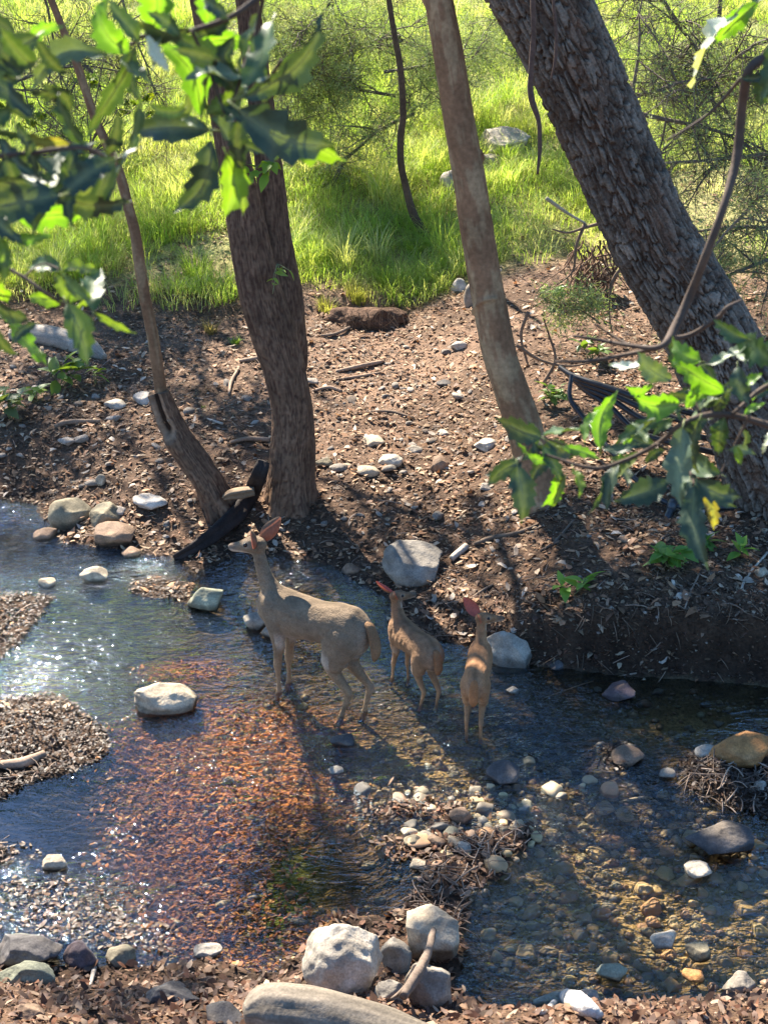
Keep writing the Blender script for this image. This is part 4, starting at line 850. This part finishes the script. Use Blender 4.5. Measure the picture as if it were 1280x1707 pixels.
for s_ in [('seedling','bushy pale green seedling in the litter on the left bank',100,648,60,26,34,(.15,.22,.05)),('seedling','grey green seedling at the far left edge of the bank',18,700,60,22,32,(.14,.18,.08)),('seedling','small upright seedling left of the bushy one',62,668,34,8,26,(.18,.26,.05)),('seedling','thin seedling growing behind the hanging leaves',160,640,30,8,22,(.16,.24,.05)),
           ('herb','bright green rosette on the shaded bank above the right boulder',955,995,36,12,34,(.16,.30,.05)),('herb','cluster of bright green weeds beside the cut pipe',1115,948,40,34,34,(.14,.26,.05)),('herb','small green sprout right of the weed cluster',1228,930,28,8,26,(.14,.27,.04)),('herb','low weeds under the drooping oak leaf',1165,915,26,18,30,(.12,.22,.05)),('sprig','tiny green sprig on the near log',458,1700,22,14,9,(.16,.30,.06)),
           ('sprig','green suckers behind the hanging leaves on the forked trunk',440,268,40,16,34,(.18,.30,.03)),('sprig','fresh twig with pale leaves on the right side of the forked trunk',462,440,50,8,26,(.22,.32,.06)),
           ('herb','green undergrowth between the smooth trunk and the pipes',925,680,40,26,22,(.14,.22,.06)),('herb','pale green weeds left of the root tangle',930,505,40,30,20,(.16,.24,.07)),('herb','leafy weed in front of the root tangle',985,600,36,20,22,(.12,.19,.05))]:
    nm, lab, u, v, hh, n_, ll, c_ = s_
    if 'forked' in lab:                   # shoots on the trunk
        p = P(u, v, yb-.18 if 'fresh' in lab else yb-.1); root = empty(nm, p, lab, 'sprig'); b = MB(); lm = leaf_mesh_small(c_); m = pxm(p)
        for i in range(4):
            e = p+np.array([rng.normal()*.06, -.05-.05*rng.random(), rng.normal()*hh*m*.4]); tube(b, limb(p, e, .003, .0015, 4), 4, 6, col=(.2, .22, .1))
            for j in range(n_//4):
                o = link('leaf', lm, root, local=True); q = ll*m*(.5+.5*rng.random()); o.scale = (q, q, q); o.location = tuple((e-p)*(.5+.5*rng.random())); o.rotation_euler = (rng.normal()*.5, .4+rng.normal()*.5, rng.random()*6.28)
        b.build('stem', M_twig, root); continue
    seedling(nm, lab, u, v, hh, n_, ll, c_)

# ------------------------------------------------------------------ deer
M_SM = {}
def deer(name, label, loc, heading, S, headyaw, headpitch, legs, neck, coat, earL, earR, cat='deer', tailv=(-.07, -.20), zoff=0, slim=1.0):
    root = bpy.data.objects.new(name, None); COL.objects.link(root); root.location = tuple(loc); root.rotation_euler = (0, 0, heading); root.scale = (S, S, S); tag(root, label, cat)
    b = MB(); k = slim
    loft(b, [(-.385,0,.60,.03,.04),(-.36,0,.60,.07*k,.09),(-.30,0,.595,.10*k,.135),(-.20,0,.598,.106*k,.130),(-.08,0,.585,.102*k,.118),(.05,0,.573,.106*k,.126),(.15,0,.566,.102*k,.136),(.24,0,.578,.086*k,.132),(.30,0,.60,.07*k,.115),(.345,0,.62,.04*k,.07)], (0, 1, 0), k=28)
    # spine ridge, haunches, shoulders
    for s in (1, -1):
        loft(b, [(-.28,s*.045,.655,.02,.03),(-.27,s*.058*k,.60,.062,.095),(-.235,s*.066*k,.52,.056,.105),(-.205,s*.070*k,.44,.044,.078),(-.20,s*.072*k,.37,.034,.055)], (0, 1, 0), k=20)
        loft(b, [(.25,s*.04,.68,.02,.03),(.235,s*.055*k,.62,.042,.075),(.205,s*.064*k,.54,.044,.072),(.19,s*.066*k,.46,.036,.052),(.19,s*.066*k,.40,.028,.036)], (0, 1, 0), k=18)
    nk = np.array(neck, float); loft(b, [tuple(r) for r in nk], (0, 1, 0), k=22)
    top = nk[-1, :3]
    hy, hp = headyaw, headpitch; F = np.array([math.cos(hy)*math.cos(hp), math.sin(hy)*math.cos(hp), math.sin(hp)]); Sd = np.array([-math.sin(hy), math.cos(hy), 0]); U = np.cross(F, Sd)
    H = lambda f, s, u: top+F*f+Sd*s+U*u
    hl = [(-.055,.0,.005,.02,.02),(-.04,0,.008,.038,.040),(-.01,0,.012,.047,.050),(.03,0,.010,.046,.050),(.065,0,.000,.038,.043),(.10,0,-.010,.029,.035),(.14,0,-.018,.023,.029),(.17,0,-.022,.021,.025),(.188,0,-.024,.014,.016)]
    loft(b, [(*H(f, s, u), a, c) for f, s, u, a, c in hl], Sd, k=20)
    for lg_ in legs: loft(b, [(p[0], p[1], p[2], p[3]*1.14, 1.14*p[4] if len(p) > 4 else p[3]*1.14) for p in lg_], (0, 1, 0), n=(len(lg_)-1)*5+1, k=14)
    o = b.build('body', M_fur, None); md = o.modifiers.new('r', 'REMESH'); md.mode = 'VOXEL'; md.voxel_size = .0065; sm = o.modifiers.new('s', 'SMOOTH'); sm.factor = .5; sm.iterations = 9
    dg = bpy.context.evaluated_depsgraph_get(); me = bpy.data.meshes.new_from_object(o.evaluated_get(dg)); bpy.data.objects.remove(o)
    V = np.empty(len(me.vertices)*3); me.vertices.foreach_get('co', V); V = V.reshape(-1, 3); X, Y, Z = V.T
    me.polygons.foreach_set('use_smooth', np.ones(len(me.polygons), bool))
    base, belly, legc = [np.array(c) for c in coat]
    isb = (X > -.42) & (X < .36) & (Z > .30)
    c = np.repeat(base[None], len(V), 0); up = sst(.40, .46, Z)
    bel = (1-sst(.42, .52, Z+.2*np.abs(Y)))*sst(.33, .40, Z)*((X > -.2) & (X < .18)); c = c*(1-.75*bel[:, None])+belly*.75*bel[:, None]
    leg = sst(.46, .28, Z)[:, None]; c = c*(1-leg)+legc*leg
    inner = sst(.06, .02, np.abs(Y))*sst(.30, .42, Z)*sst(.58, .46, Z)*((X < -.1)); c = c*(1-.5*inner[:, None])+belly*.5*inner[:, None]
    ridge = (sst(.035, .0, np.abs(Y))*sst(.62, .70, Z)*(Z < .78))[:, None]; c = c*(1-.32*ridge)
    rump = sst(-.33, -.39, X)[:, None]; c = c*(1-.25*rump)+belly*.25*rump
    hoof = sst(.035, .015, Z)[:, None]; c = c*(1-hoof)+np.array([.02, .017, .015])*hoof
    rel = V-top; f = rel@F; s = rel@Sd; u = rel@U; hd = (f > -.07) & (f < .22) & (np.abs(s) < .07) & (np.abs(u) < .08) & (Z > .6)
    fore = (hd*sst(.01, .03, u)*sst(-.02, .03, f)*sst(.03, .015, np.abs(s))*.4)[:, None]; c = c*(1-fore)+np.array([.10, .07, .05])*fore
    muz = (hd*sst(.11, .15, f)*.6)[:, None]; c = c*(1-muz)+np.array([.10, .08, .07])*muz
    chin = (hd*sst(.0, .03, f)*sst(-.015, -.035, u)*.8)[:, None]; c = c*(1-chin)+belly*chin
    eye = (hd*np.exp(-(((f-.045)/.022)**2+((u-.022)/.016)**2+((np.abs(s)-.04)/.02)**2))*.7)[:, None]; c = c*(1-eye)+belly*1.0*eye
    fl = 1+.28*fbm(X*7, Y*7, Z*7, s=141)+.20*fbm(X*30, Y*60, Z*60, s=142); c = c*fl[:, None]
    # relief: fur tufts and ribs
    nv = np.empty(len(V)*3); me.vertices.foreach_get('normal', nv); nv = nv.reshape(-1, 3)
    V = V+nv*(.004*fbm(X*18, Y*40, Z*40, s=143)*(Z > .35)+.0016*np.sin(X*95+Z*20)*((X > -.05) & (X < .2) & (Z > .45) & (Z < .64)))[:, None]
    me.vertices.foreach_set('co', V.astype(np.float32).ravel())
    for a in list(me.color_attributes): me.color_attributes.remove(a)
    a = me.color_attributes.new('Col', 'FLOAT_COLOR', 'POINT'); a.data.foreach_set('color', np.concatenate([np.clip(c, 0, 1), np.ones((len(c), 1))], 1).astype(np.float32).ravel())
    me.materials.clear(); me.materials.append(M_fur); me.update(); link('body', me, root, local=True)
    # ears
    for s_, (ef, es, eu, face, L) in ((1, earL), (-1, earR)):
        D = F*ef+Sd*es+U*eu; D /= np.linalg.norm(D); Fa = F*face[0]+Sd*face[1]+U*face[2]; Fa -= D*(D@Fa); Fa /= np.linalg.norm(Fa); Wd = np.cross(D, Fa)
        ro = H(-.022, s_*.036, .032); ob = MB()
        for lay, cc in ((0, base*.95), (1, np.array([.30, .19, .155] if S > .8 else [.55, .16, .11]))):
            nt_, nw = 12, 9; V_ = []; 
            for i in range(nt_):
                t = i/(nt_-1); wd = L*.29*math.sin(math.pi*min(1, (t*.93+.045))**.85)**.75*(1-.15*t)
                for j in range(nw):
                    q = (j/(nw-1)*2-1)*1.15; V_.append(ro+D*(L*t-.01)+Wd*wd*math.sin(q)/.91-Fa*wd*(math.cos(q)-.4)*.9+Fa*(.0035 if lay else 0)+D*(0 if not lay else .0)-Fa*(-.01))
            q_ = [[i*nw+j, i*nw+j+1, (i+1)*nw+j+1, (i+1)*nw+j] for i in range(nt_-1) for j in range(nw-1)]
            if lay:
                V_ = [ro+(p-ro)*.95 for p in V_]
            ob.add(V_, q_, None, cc)
        ob.build('ear', M_ear, root, local=True)
        V_, f_ = ICO[3]; e_ = MB(); e_.add(V_*.0125+H(.045, s_*.0415, .022), None, f_, (.008, .006, .005)); e_.build('eye', M_dark, root, local=True)
    V_, f_ = ICO[3]; q = V_*[1, 1, 1]; e_ = MB(); e_.add(H(.186, 0, -.018)+np.outer(V_[:, 0]*.010, F)+np.outer(V_[:, 1]*.015, Sd)+np.outer(V_[:, 2]*.011, U), None, f_, (.012, .011, .011)); e_.build('nose', M_dark, root, local=True)
    t_ = MB(); tx, tz = tailv; loft(t_, [(-.365,0,.665,.018,.014),(-.395,0,.65,.030,.02),(-.36+tx*.9,0,.665+tz*.45,.038,.022),(-.36+tx,0,.665+tz*.8,.034,.02),(-.36+tx*.85,0,.665+tz,.012,.01)], (0, 1, 0), k=16, col=None)
    ob = t_.build('tail', M_fur, root, local=True); at_ = ob.data.color_attributes['Col']; nV = len(ob.data.vertices)
    at_.data.foreach_set('color', np.tile(np.array([*(np.array(base)*np.array([1.05, .85, .7])), 1.]), nV).astype(np.float32))
    return root
def fleg(x, y, kx=0, fx=0, s=1):
    return [(.20,y*.9,.50,.034,.05),(.188+kx*.3,y,.40,.026,.036),(.195+kx*.7,y,.31,.019,.024),(.20+kx,y,.245,.019,.022),(.198+kx+fx*.3,y,.20,.0125,.015),(.196+kx+fx*.6,y,.12,.0115,.0135),(.20+kx+fx*.9,y,.065,.015,.017),(.212+kx+fx,y,.03,.013,.015),(.225+kx+fx,y,.0,.017,.02)]
def hleg(x, y, kx=0, fx=0):
    return [(-.22,y*.9,.46,.044,.078),(-.185+kx*.3,y,.40,.034,.055),(-.235+kx*.7,y,.33,.025,.036),(-.30+kx,y,.275,.019,.026),(-.325+kx,y,.245,.017,.024),(-.315+kx+fx*.2,y,.20,.0135,.018),(-.295+kx+fx*.6,y,.12,.012,.014),(-.285+kx+fx*.9,y,.065,.015,.017),(-.27+kx+fx,y,.03,.014,.015),(-.255+kx+fx,y,.0,.017,.02)]
adult = ((.20,.145,.095),(.44,.38,.31),(.27,.175,.10)); young = ((.27,.16,.09),(.46,.36,.27),(.33,.19,.10)); young2 = ((.34,.18,.09),(.48,.36,.26),(.37,.20,.10))
neck_up = [(.20,0,.60,.055,.095),(.26,0,.655,.048,.080),(.305,0,.72,.038,.056),(.335,0,.79,.032,.043),(.352,0,.855,.031,.039),(.368,0,.905,.035,.041)]
gd = Z0([(525,1166)], 0)[0]
deer('doe', 'adult grey brown doe standing in the stream with head raised to the left', (gd[0]-.01, gd[1]+.02, -.085), math.pi-R(36), .96, R(6), R(-6),
     [fleg(0,.058), fleg(0,-.05,.01,.01), hleg(0,.06,.03,.02), hleg(0,-.062,-.02,.0)], neck_up, adult,
     (-.35,.55,.75,(.75,.45,0),.16), (-.55,-.45,.75,(.6,-.7,.1),.165))
gf = Z0([(688,1150)], 0)[0]
deer('fawn', 'fluffy middle fawn looking away with its head turned right', (gf[0], gf[1], -.06), math.pi-R(62), .62, R(-95), R(5),
     [fleg(0,.055,.05,.03), fleg(0,-.055,-.0,-.02), hleg(0,.06,.03,.02), hleg(0,-.062,-.01,.0)], [(.20,0,.60,.07,.11),(.25,0,.66,.062,.09),(.285,0,.73,.052,.07),(.30,0,.79,.045,.056),(.31,0,.85,.044,.05)], young,
     (-.55,.8,.45,(.3,.1,.6),.19), (-.35,-.8,.6,(.1,-.6,.5),.17), slim=1.12)
g3 = Z0([(797,1225)], 0)[0]
deer('fawn', 'reddish fawn seen from behind with one tall ear glowing pink', (g3[0], g3[1]+.16, -.06), R(82), .62, R(-68), R(4),
     [fleg(0,.05), fleg(0,-.05,.01,.01), hleg(0,.06,.02,.0), hleg(0,-.058,-.0,.0)], [(.20,0,.60,.065,.11),(.25,0,.66,.055,.085),(.285,0,.735,.047,.064),(.30,0,.80,.042,.053),(.31,0,.86,.042,.05)], young2,
     (-.5,.75,.75,(-.2,-.5,.2),.20), (-.25,-.85,.55,(-.5,-.6,.3),.16), slim=.98)

# ------------------------------------------------------------------ foreground oak branches with toothed leaves
def oak_leaf_mesh(seed, wr, col, curl, fold, teeth=6, mt=None):
    r = np.random.default_rng(seed); L_ = []; n = teeth*2+3; ts = np.linspace(0, 1, n); V = []; cv = r.normal()*.10; tw = r.normal()*.5; wavy = .022+.02*r.random()
    for i, t in enumerate(ts):
        env = math.sin(math.pi*t**.88)**.85*(1-.22*t); tooth = (1.15 if i % 2 == 0 else .86)+r.normal()*.06
        wv = wr*.5*env*tooth if 0 < i < n-1 else .003
        cx = t; cy = cv*math.sin(math.pi*t); cz = -curl*t*t+.02*math.sin(t*9+seed); a = tw*(t-.3)
        off = .035 if i % 2 == 0 else -.02
        for s in (1, .5, 0, -.5, -1):
            yy = s*wv; zz = abs(s)*wv*fold+wavy*math.sin(t*15+seed+s)*abs(s)*1.2; V.append([cx+(off*abs(s) if 0 < i < n-1 else 0), cy+yy*math.cos(a)-zz*math.sin(a)*.5, cz+zz*math.cos(a)+yy*math.sin(a)])
    q = []
    for i in range(n-1):
        for j in range(4): a = i*5+j; q.append([a, a+1, a+6, a+5])
    V = np.array(V); col = np.asarray(col, float); C = np.repeat(col[None], len(V), 0)*(1+.12*fbm(V[:, 0]*4+seed, V[:, 1]*4, s=151))[:, None]
    C[2::5] = C[2::5]*1.0+np.array([.09, .10, .05])      # pale midrib
    b = MB().add(V, q, None, C)
    m_ = np.array([[t, cv*math.sin(math.pi*t), -curl*t*t+.02*math.sin(t*9+seed)-.004, .009*(1-t)+.002] for t in np.linspace(-.12, .96, 8)]); tube(b, m_, 4, 10, col=(.22, .25, .10))
    return b.mesh('leaf', mt or M_leaf)
LC = dict(d=(.035,.062,.042), g=(.055,.10,.04), b=(.10,.19,.028), y=(.12,.185,.025), o=(.085,.115,.035), s=(.10,.14,.085), w=(.55,.58,.48), br=(.14,.105,.05))  # d darkened as if shaded, w whitened to imitate sun glare
LIB = {}
def leaf_for(c, wr):
    key = (c, round(wr*10)); LIB.setdefault(key, [])
    if len(LIB[key]) < 4: LIB[key].append(oak_leaf_mesh(len(LIB)*7+len(LIB[key])+1, wr, LC[c], .05+.25*rng.random(), .15+.3*rng.random(), int(rng.integers(4, 7)), M_leafdark if c in 'dgsw' else M_leaf)); return LIB[key][-1]
    return LIB[key][int(rng.integers(4))]
def place_leaf(root, u0, v0, u1, v1, wr, c, dist, tilt=None, roll=None):
    dd = rays([(u0, v0)])[0]; dd = dd/np.linalg.norm(dd); A = np.array([0, 0, CAMZ])+dd*dist
    d2 = rays([(u1, v1)])[0]; d2 = d2/np.linalg.norm(d2); dt = rng.normal()*.012 if tilt is None else tilt; Bp = np.array([0, 0, CAMZ])+d2*(dist+dt)
    X = Bp-A; L = np.linalg.norm(X); X /= L; view = -(dd+d2); view /= np.linalg.norm(view)
    Zv = view-X*(view@X); Zv /= np.linalg.norm(Zv); rl = (rng.normal()*.45) if roll is None else roll; Yv = np.cross(Zv, X)
    Z2 = Zv*math.cos(rl)+Yv*math.sin(rl); Y2 = np.cross(Z2, X)
    if c == 'w' or (c == 's' and rng.random() < .4):
        hv = view+SUNV; hv /= np.linalg.norm(hv); Z2 = hv-X*(X@hv); Z2 /= np.linalg.norm(Z2); Y2 = np.cross(Z2, X)
    o = link('leaf', leaf_for(c, wr), root, local=True)
    M_ = Matrix(((X[0]*L, Y2[0]*L, Z2[0]*L, A[0]), (X[1]*L, Y2[1]*L, Z2[1]*L, A[1]), (X[2]*L, Y2[2]*L, Z2[2]*L, A[2]), (0, 0, 0, 1)))
    o.matrix_basis = Matrix.Translation(root.location).inverted() @ M_
    return o
def D(u, v, dist): d = rays([(u, v)])[0]; d /= np.linalg.norm(d); return np.array([0, 0, CAMZ])+d*dist
def fbranch(name, label, dist, stems, leaves, cat='branch', scol=(.085, .06, .045), more=0, span=105):
    root = empty(name, D(stems[0][0][0], stems[0][0][1], dist), label, cat)
    for st in stems:
        b = MB(); pts = [[*D(u, v, dist*(1+.01*math.sin(i*1.7))), w_/2*dist/FPX] for i, (u, v, w_) in enumerate(st)]
        tube(b, pts, 10, len(pts)*6, disp=lambda a, l, r: r*.14*fbm(np.cos(a)*2, np.sin(a)*2, l*60, s=161), col=scol); b.build('stem' if len(st) > 3 else 'twig', M_twig, root)
    for l in leaves: l = (*l[:4], min(l[4]*.98, .62), *l[5:]); place_leaf(root, *l[:6], dist+(l[6] if len(l) > 6 else rng.normal()*.02))
    for _ in range(more):
        st = stems[int(rng.integers(len(stems)))]; k = int(rng.integers(max(1, len(st)-3), len(st))); f = rng.random(); u = st[k-1][0]*(1-f)+st[k][0]*f; v = st[k-1][1]*(1-f)+st[k][1]*f
        a = rng.random()*6.283; L = span*(.6+.6*rng.random()); place_leaf(root, u, v, u+math.cos(a)*L, v+math.sin(a)*L*.9, .3+.14*rng.random(), 'ddgsdgb'[int(rng.integers(7))], dist+.03+rng.normal()*.02)
    return root
fbranch('oak_branch', 'blurred oak spray with a star of dark toothed leaves hanging at top left', .92,
 [[(640,-160,14),(520,-60,12),(440,-10,11),(385,28,9),(320,50,8),(230,62,7)],[(440,-10,8),(425,60,6),(405,120,6),(385,185,6)],[(320,50,6),(350,120,5),(375,190,5)],[(470,100,6),(440,140,5),(400,165,5)],[(230,62,5),(215,80,4),(190,90,4)]],
 [(403,160,552,38,.34,'d',-.03),(402,150,441,12,.42,'g'),(402,150,276,52,.38,'g'),(336,192,283,68,.46,'b'),(350,216,203,218,.36,'d'),(352,232,288,356,.40,'d'),(398,182,568,242,.50,'d',-.04),(415,205,570,275,.46,'y',.03),
  (378,258,377,364,.55,'y',.02),(352,195,405,262,.50,'s'),(400,195,408,292,.36,'d'),(388,262,408,360,.3,'o'),(345,190,395,150,.5,'o'),(330,130,300,215,.25,'s'),(350,110,325,200,.22,'s'),
  (350,45,325,-40,.5,'b'),(255,50,238,-50,.55,'b'),(290,52,272,-40,.5,'w'),(215,88,158,12,.6,'b'),(172,78,166,-30,.5,'b'),(232,70,190,-5,.45,'g'),(182,92,50,150,.34,'s'),(228,78,148,236,.22,'g'),(270,60,245,120,.4,'s'),(310,180,250,175,.35,'g'),
  (300,60,250,20,.45,'g'),(330,60,390,20,.4,'d'),(360,100,300,90,.4,'d'),(380,30,330,0,.4,'d'),(215,100,235,170,.3,'d'),(390,60,365,150,.4,'d'),(420,60,450,130,.3,'g'),(245,60,285,115,.35,'w'),(340,215,300,195,.5,'s')], more=12, span=120)
fbranch('oak_branch', 'dark oak spray of long narrow leaves entering from the upper left edge', .85,
 [[(-120,280,10),(-20,262,9),(60,254,8),(140,246,7),(190,266,4),(235,245,3)],[(-60,110,7),(20,100,5),(66,62,4)],[(-100,430,7),(-20,380,6),(60,350,5),(100,320,4)]],
 [(62,60,-50,118,.5,'d'),(140,244,80,150,.34,'g'),(-30,120,64,202,.28,'d'),(120,238,20,216,.3,'br'),(128,248,119,378,.34,'d'),(142,248,148,292,.55,'o'),(60,255,100,290,.3,'s'),(100,325,-40,345,.56,'d'),(60,350,-50,290,.5,'d'),
  (70,140,120,190,.4,'d'),(-10,300,60,270,.4,'d'),(0,230,50,290,.45,'d'),(60,110,10,60,.4,'g'),(-20,350,30,400,.4,'d'),(20,420,-30,470,.4,'g'),(90,170,40,160,.35,'d'),(30,130,-30,160,.4,'d'),(100,260,130,320,.3,'g'),(108,308,60,382,.36,'o'),(12,396,88,398,.32,'b'),(-10,60,40,130,.4,'d'),(20,180,-40,240,.4,'g'),(60,200,0,150,.4,'d'),(30,210,70,300,.3,'d'),(-20,330,60,310,.45,'d'),(45,90,5,170,.45,'g'),(0,390,12,470,.4,'y'),(205,262,235,238,.25,'w'),(10,260,40,330,.4,'d'),(-30,200,40,245,.4,'g'),(95,300,30,280,.4,'d')], more=22, span=125)
fbranch('oak_branch', 'olive oak twig with young leaves hanging below the upper left spray', .98,
 [[(-120,380,8),(-20,430,7),(40,462,6),(75,488,6),(115,512,5)],[(40,462,4),(70,440,3),(100,448,3)],[(-80,540,5),(0,525,4),(45,532,4)]],
 [(102,448,38,438,.42,'g'),(104,450,168,440,.28,'o'),(150,500,112,448,.5,'o'),(155,518,170,440,.48,'g'),(112,505,148,606,.42,'g'),(105,502,42,500,.42,'y'),(158,520,222,560,.22,'o'),(0,522,82,605,.42,'b'),(48,535,-20,500,.5,'d'),(115,500,95,455,.5,'o'),(118,505,140,470,.45,'y'),(135,520,160,555,.25,'g'),(-10,545,30,600,.4,'d'),(10,500,-30,460,.5,'y'),(60,540,20,575,.35,'d'),(125,510,170,500,.4,'o')])
fbranch('oak_branch', 'sunlit oak branch with toothed leaves reaching in from the right edge', 1.2,
 [[(1420,760,13),(1290,712,11),(1200,690,10),(1140,705,9),(1095,740,8),(1040,768,7),(985,780,6),(900,755,4)],[(1420,640,10),(1290,640,9),(1220,690,6)],[(1095,740,5),(1140,770,4),(1158,810,4)],[(900,755,4),(885,740,3),(865,772,3)],[(1165,690,5),(1150,640,4),(1165,610,3)],[(1250,690,5),(1225,740,4),(1195,800,3)],[(985,780,4),(955,750,3),(905,728,3)]],
 [(902,730,820,700,.48,'d'),(862,776,872,874,.56,'d',-.03),(870,768,818,812,.46,'d'),(852,766,806,792,.45,'d'),(905,728,978,706,.48,'g'),(912,735,965,757,.5,'d'),(904,744,946,804,.48,'g'),(888,738,920,778,.5,'d'),(880,758,915,768,.5,'b'),(882,758,860,740,.5,'b'),(925,790,904,852,.38,'b'),(942,792,922,850,.30,'o'),(955,780,972,822,.42,'y'),
  (1000,748,1030,652,.38,'b'),(975,738,992,680,.36,'b'),(1003,748,1068,738,.34,'d'),(1018,785,985,862,.22,'g'),(1062,765,1012,796,.44,'o'),(935,745,1000,765,.3,'b'),(1132,672,1056,662,.66,'b',-.02),(1072,606,1014,604,.34,'w'),(1118,632,1064,590,.6,'s'),(1206,655,1112,622,.5,'b',-.03),(1168,602,1118,566,.72,'b'),(1246,566,1184,536,.42,'g'),(1232,562,1296,604,.62,'g'),(1178,606,1248,556,.26,'s'),
  (1168,606,1192,642,.5,'d'),(1228,610,1246,674,.56,'d'),(1240,642,1268,622,.6,'b'),(1132,682,1044,712,.38,'d'),(1196,664,1144,696,.28,'s'),(1106,700,1022,742,.26,'g'),(1138,714,1126,840,.40,'s',-.04),(1165,700,1150,796,.36,'d'),(1206,696,1190,762,.5,'g'),(1112,806,1028,830,.5,'d'),(1160,800,1240,832,.52,'d'),(1158,812,1172,934,.42,'d',-.03),(1174,818,1196,886,.36,'br'),
  (1214,750,1260,757,.38,'s'),(1224,744,1236,776,.5,'y'),(1290,712,1262,752,.4,'w'),(1290,640,1248,656,.5,'b'),(1135,700,1100,650,.4,'g'),(1195,640,1160,670,.5,'b'),(1215,650,1195,700,.45,'d'),(1250,600,1220,580,.5,'g'),(1170,680,1210,640,.4,'d'),(1145,680,1165,640,.45,'b'),(1120,700,1090,720,.5,'g'),(1240,690,1275,670,.4,'b'),(1180,700,1120,730,.4,'d'),(1260,600,1300,570,.5,'g'),(1090,640,1050,650,.4,'b'),(1080,740,1050,700,.35,'g'),(1030,765,1060,730,.35,'b')], more=20, span=75)
fbranch('dark_vine', 'dark leafless branch curving down across the oak from the right edge', 1.35,
 [[(1500,40,18),(1330,70,17),(1275,95,16),(1246,120,15),(1236,180,15),(1228,260,15),(1205,345,13),(1178,420,13),(1150,490,14),(1125,545,15),(1100,578,10),(1050,576,7),(1000,567,6),(955,560,4)],[(1110,566,9),(1150,558,8),(1195,530,7),(1212,512,6),(1235,500,3)],[(1095,580,8),(1040,592,7),(980,602,6),(925,603,4)],[(1120,560,10),(1132,590,8),(1140,618,5)],[(1050,576,5),(1020,560,4),(990,540,3)],[(1235,130,6),(1180,190,5),(1110,235,3)]],
 [(1262,5,1180,85,.35,'b'),(1225,20,1125,130,.38,'w'),(1250,8,1290,-50,.4,'g'),(1285,105,1268,180,.6,'g'),(1235,130,1290,120,.3,'d'),(1300,60,1260,170,.5,'g')])
for lab, st in [('long crooked dead vine hanging in front of the oak top', [(890,-60,11),(888,0,12),(889,60,12),(884,130,12),(886,165,13),(898,205,11),(899,250,9),(896,290,5)]), ('short thin dead vine hanging on the oak trunk', [(922,-60,7),(922,0,7),(927,60,8),(925,100,7),(918,132,4)])]:
    b = MB(); tube(b, [[*P(u, v, 6.5), .78*w_*pxm(P(u, v, 6.5))/2] for u, v, w_ in st], 10, 50, disp=lambda a, l, r: r*.25*fbm(np.cos(a)*2, np.sin(a)*2, l*14, s=162), col=(.10, .065, .05)); tag(b.build('hanging_vine', M_twig), lab, 'vine')
# crown of the oak the camera stands under, out of frame above and to the left
crown = empty('near_oak', (-2.6, 1.2, 0), 'oak whose branches overhang the viewpoint', 'tree'); b = MB(); tube(b, [[-2.6,1.0,-.2,.2],[-2.5,1.2,2,.17],[-2.2,1.4,4.2,.14],[-1.6,1.6,5.6,.09],[-.6,1.7,6.1,.05]], 24, 80, disp=brown_disp, colf=brown_col); b.build('trunk', M_bark, crown)
crown_mesh([(-1.7,2.2,6.2,.6,500),(-.4,2.2,6.4,.6,500),(-2.6,2.8,6.0,.7,600)], .06).build('crown', M_crown, crown, smooth=False)

for i, (x_, y_, h_) in enumerate([(-1.5,38,9),(1.5,36,11),(5.5,36,13),(11,35,14),(15.5,37,14),(9.5,42,16),(-7,43,8),(1.5,43,13),(19,31,13),(-12,41,8)]):  # unseen trees added so the rippled water mirrors dark canopy
    z_ = float(lookup(np.array([x_]), np.array([y_]))[0][0]); rt = empty('added_hill_tree', (x_, y_, z_), ['second','ninth','tenth','last right','rightmost of the nearest','back right','back left','back middle','far right','leftmost'][i]+' of the unseen trees added up the slope for water reflections', 'tree', 'added trees up the slope'); b = MB()
    tube(b, [[x_, y_, z_-.3, .2], [x_+.2, y_, z_+h_*.5, .14], [x_, y_, z_+h_*.85, .05]], 10, 20, disp=smooth_disp, col=(.12,.09,.07)); b.build('trunk', M_bark, rt)
    crown_mesh([(x_+rng.normal()*1.0, y_+rng.normal()*.8, z_+h_*(.5+.5*k/7), 1.5+.3*rng.random(), 330) for k in range(8)], .32).build('crown', M_crown, rt, smooth=False)
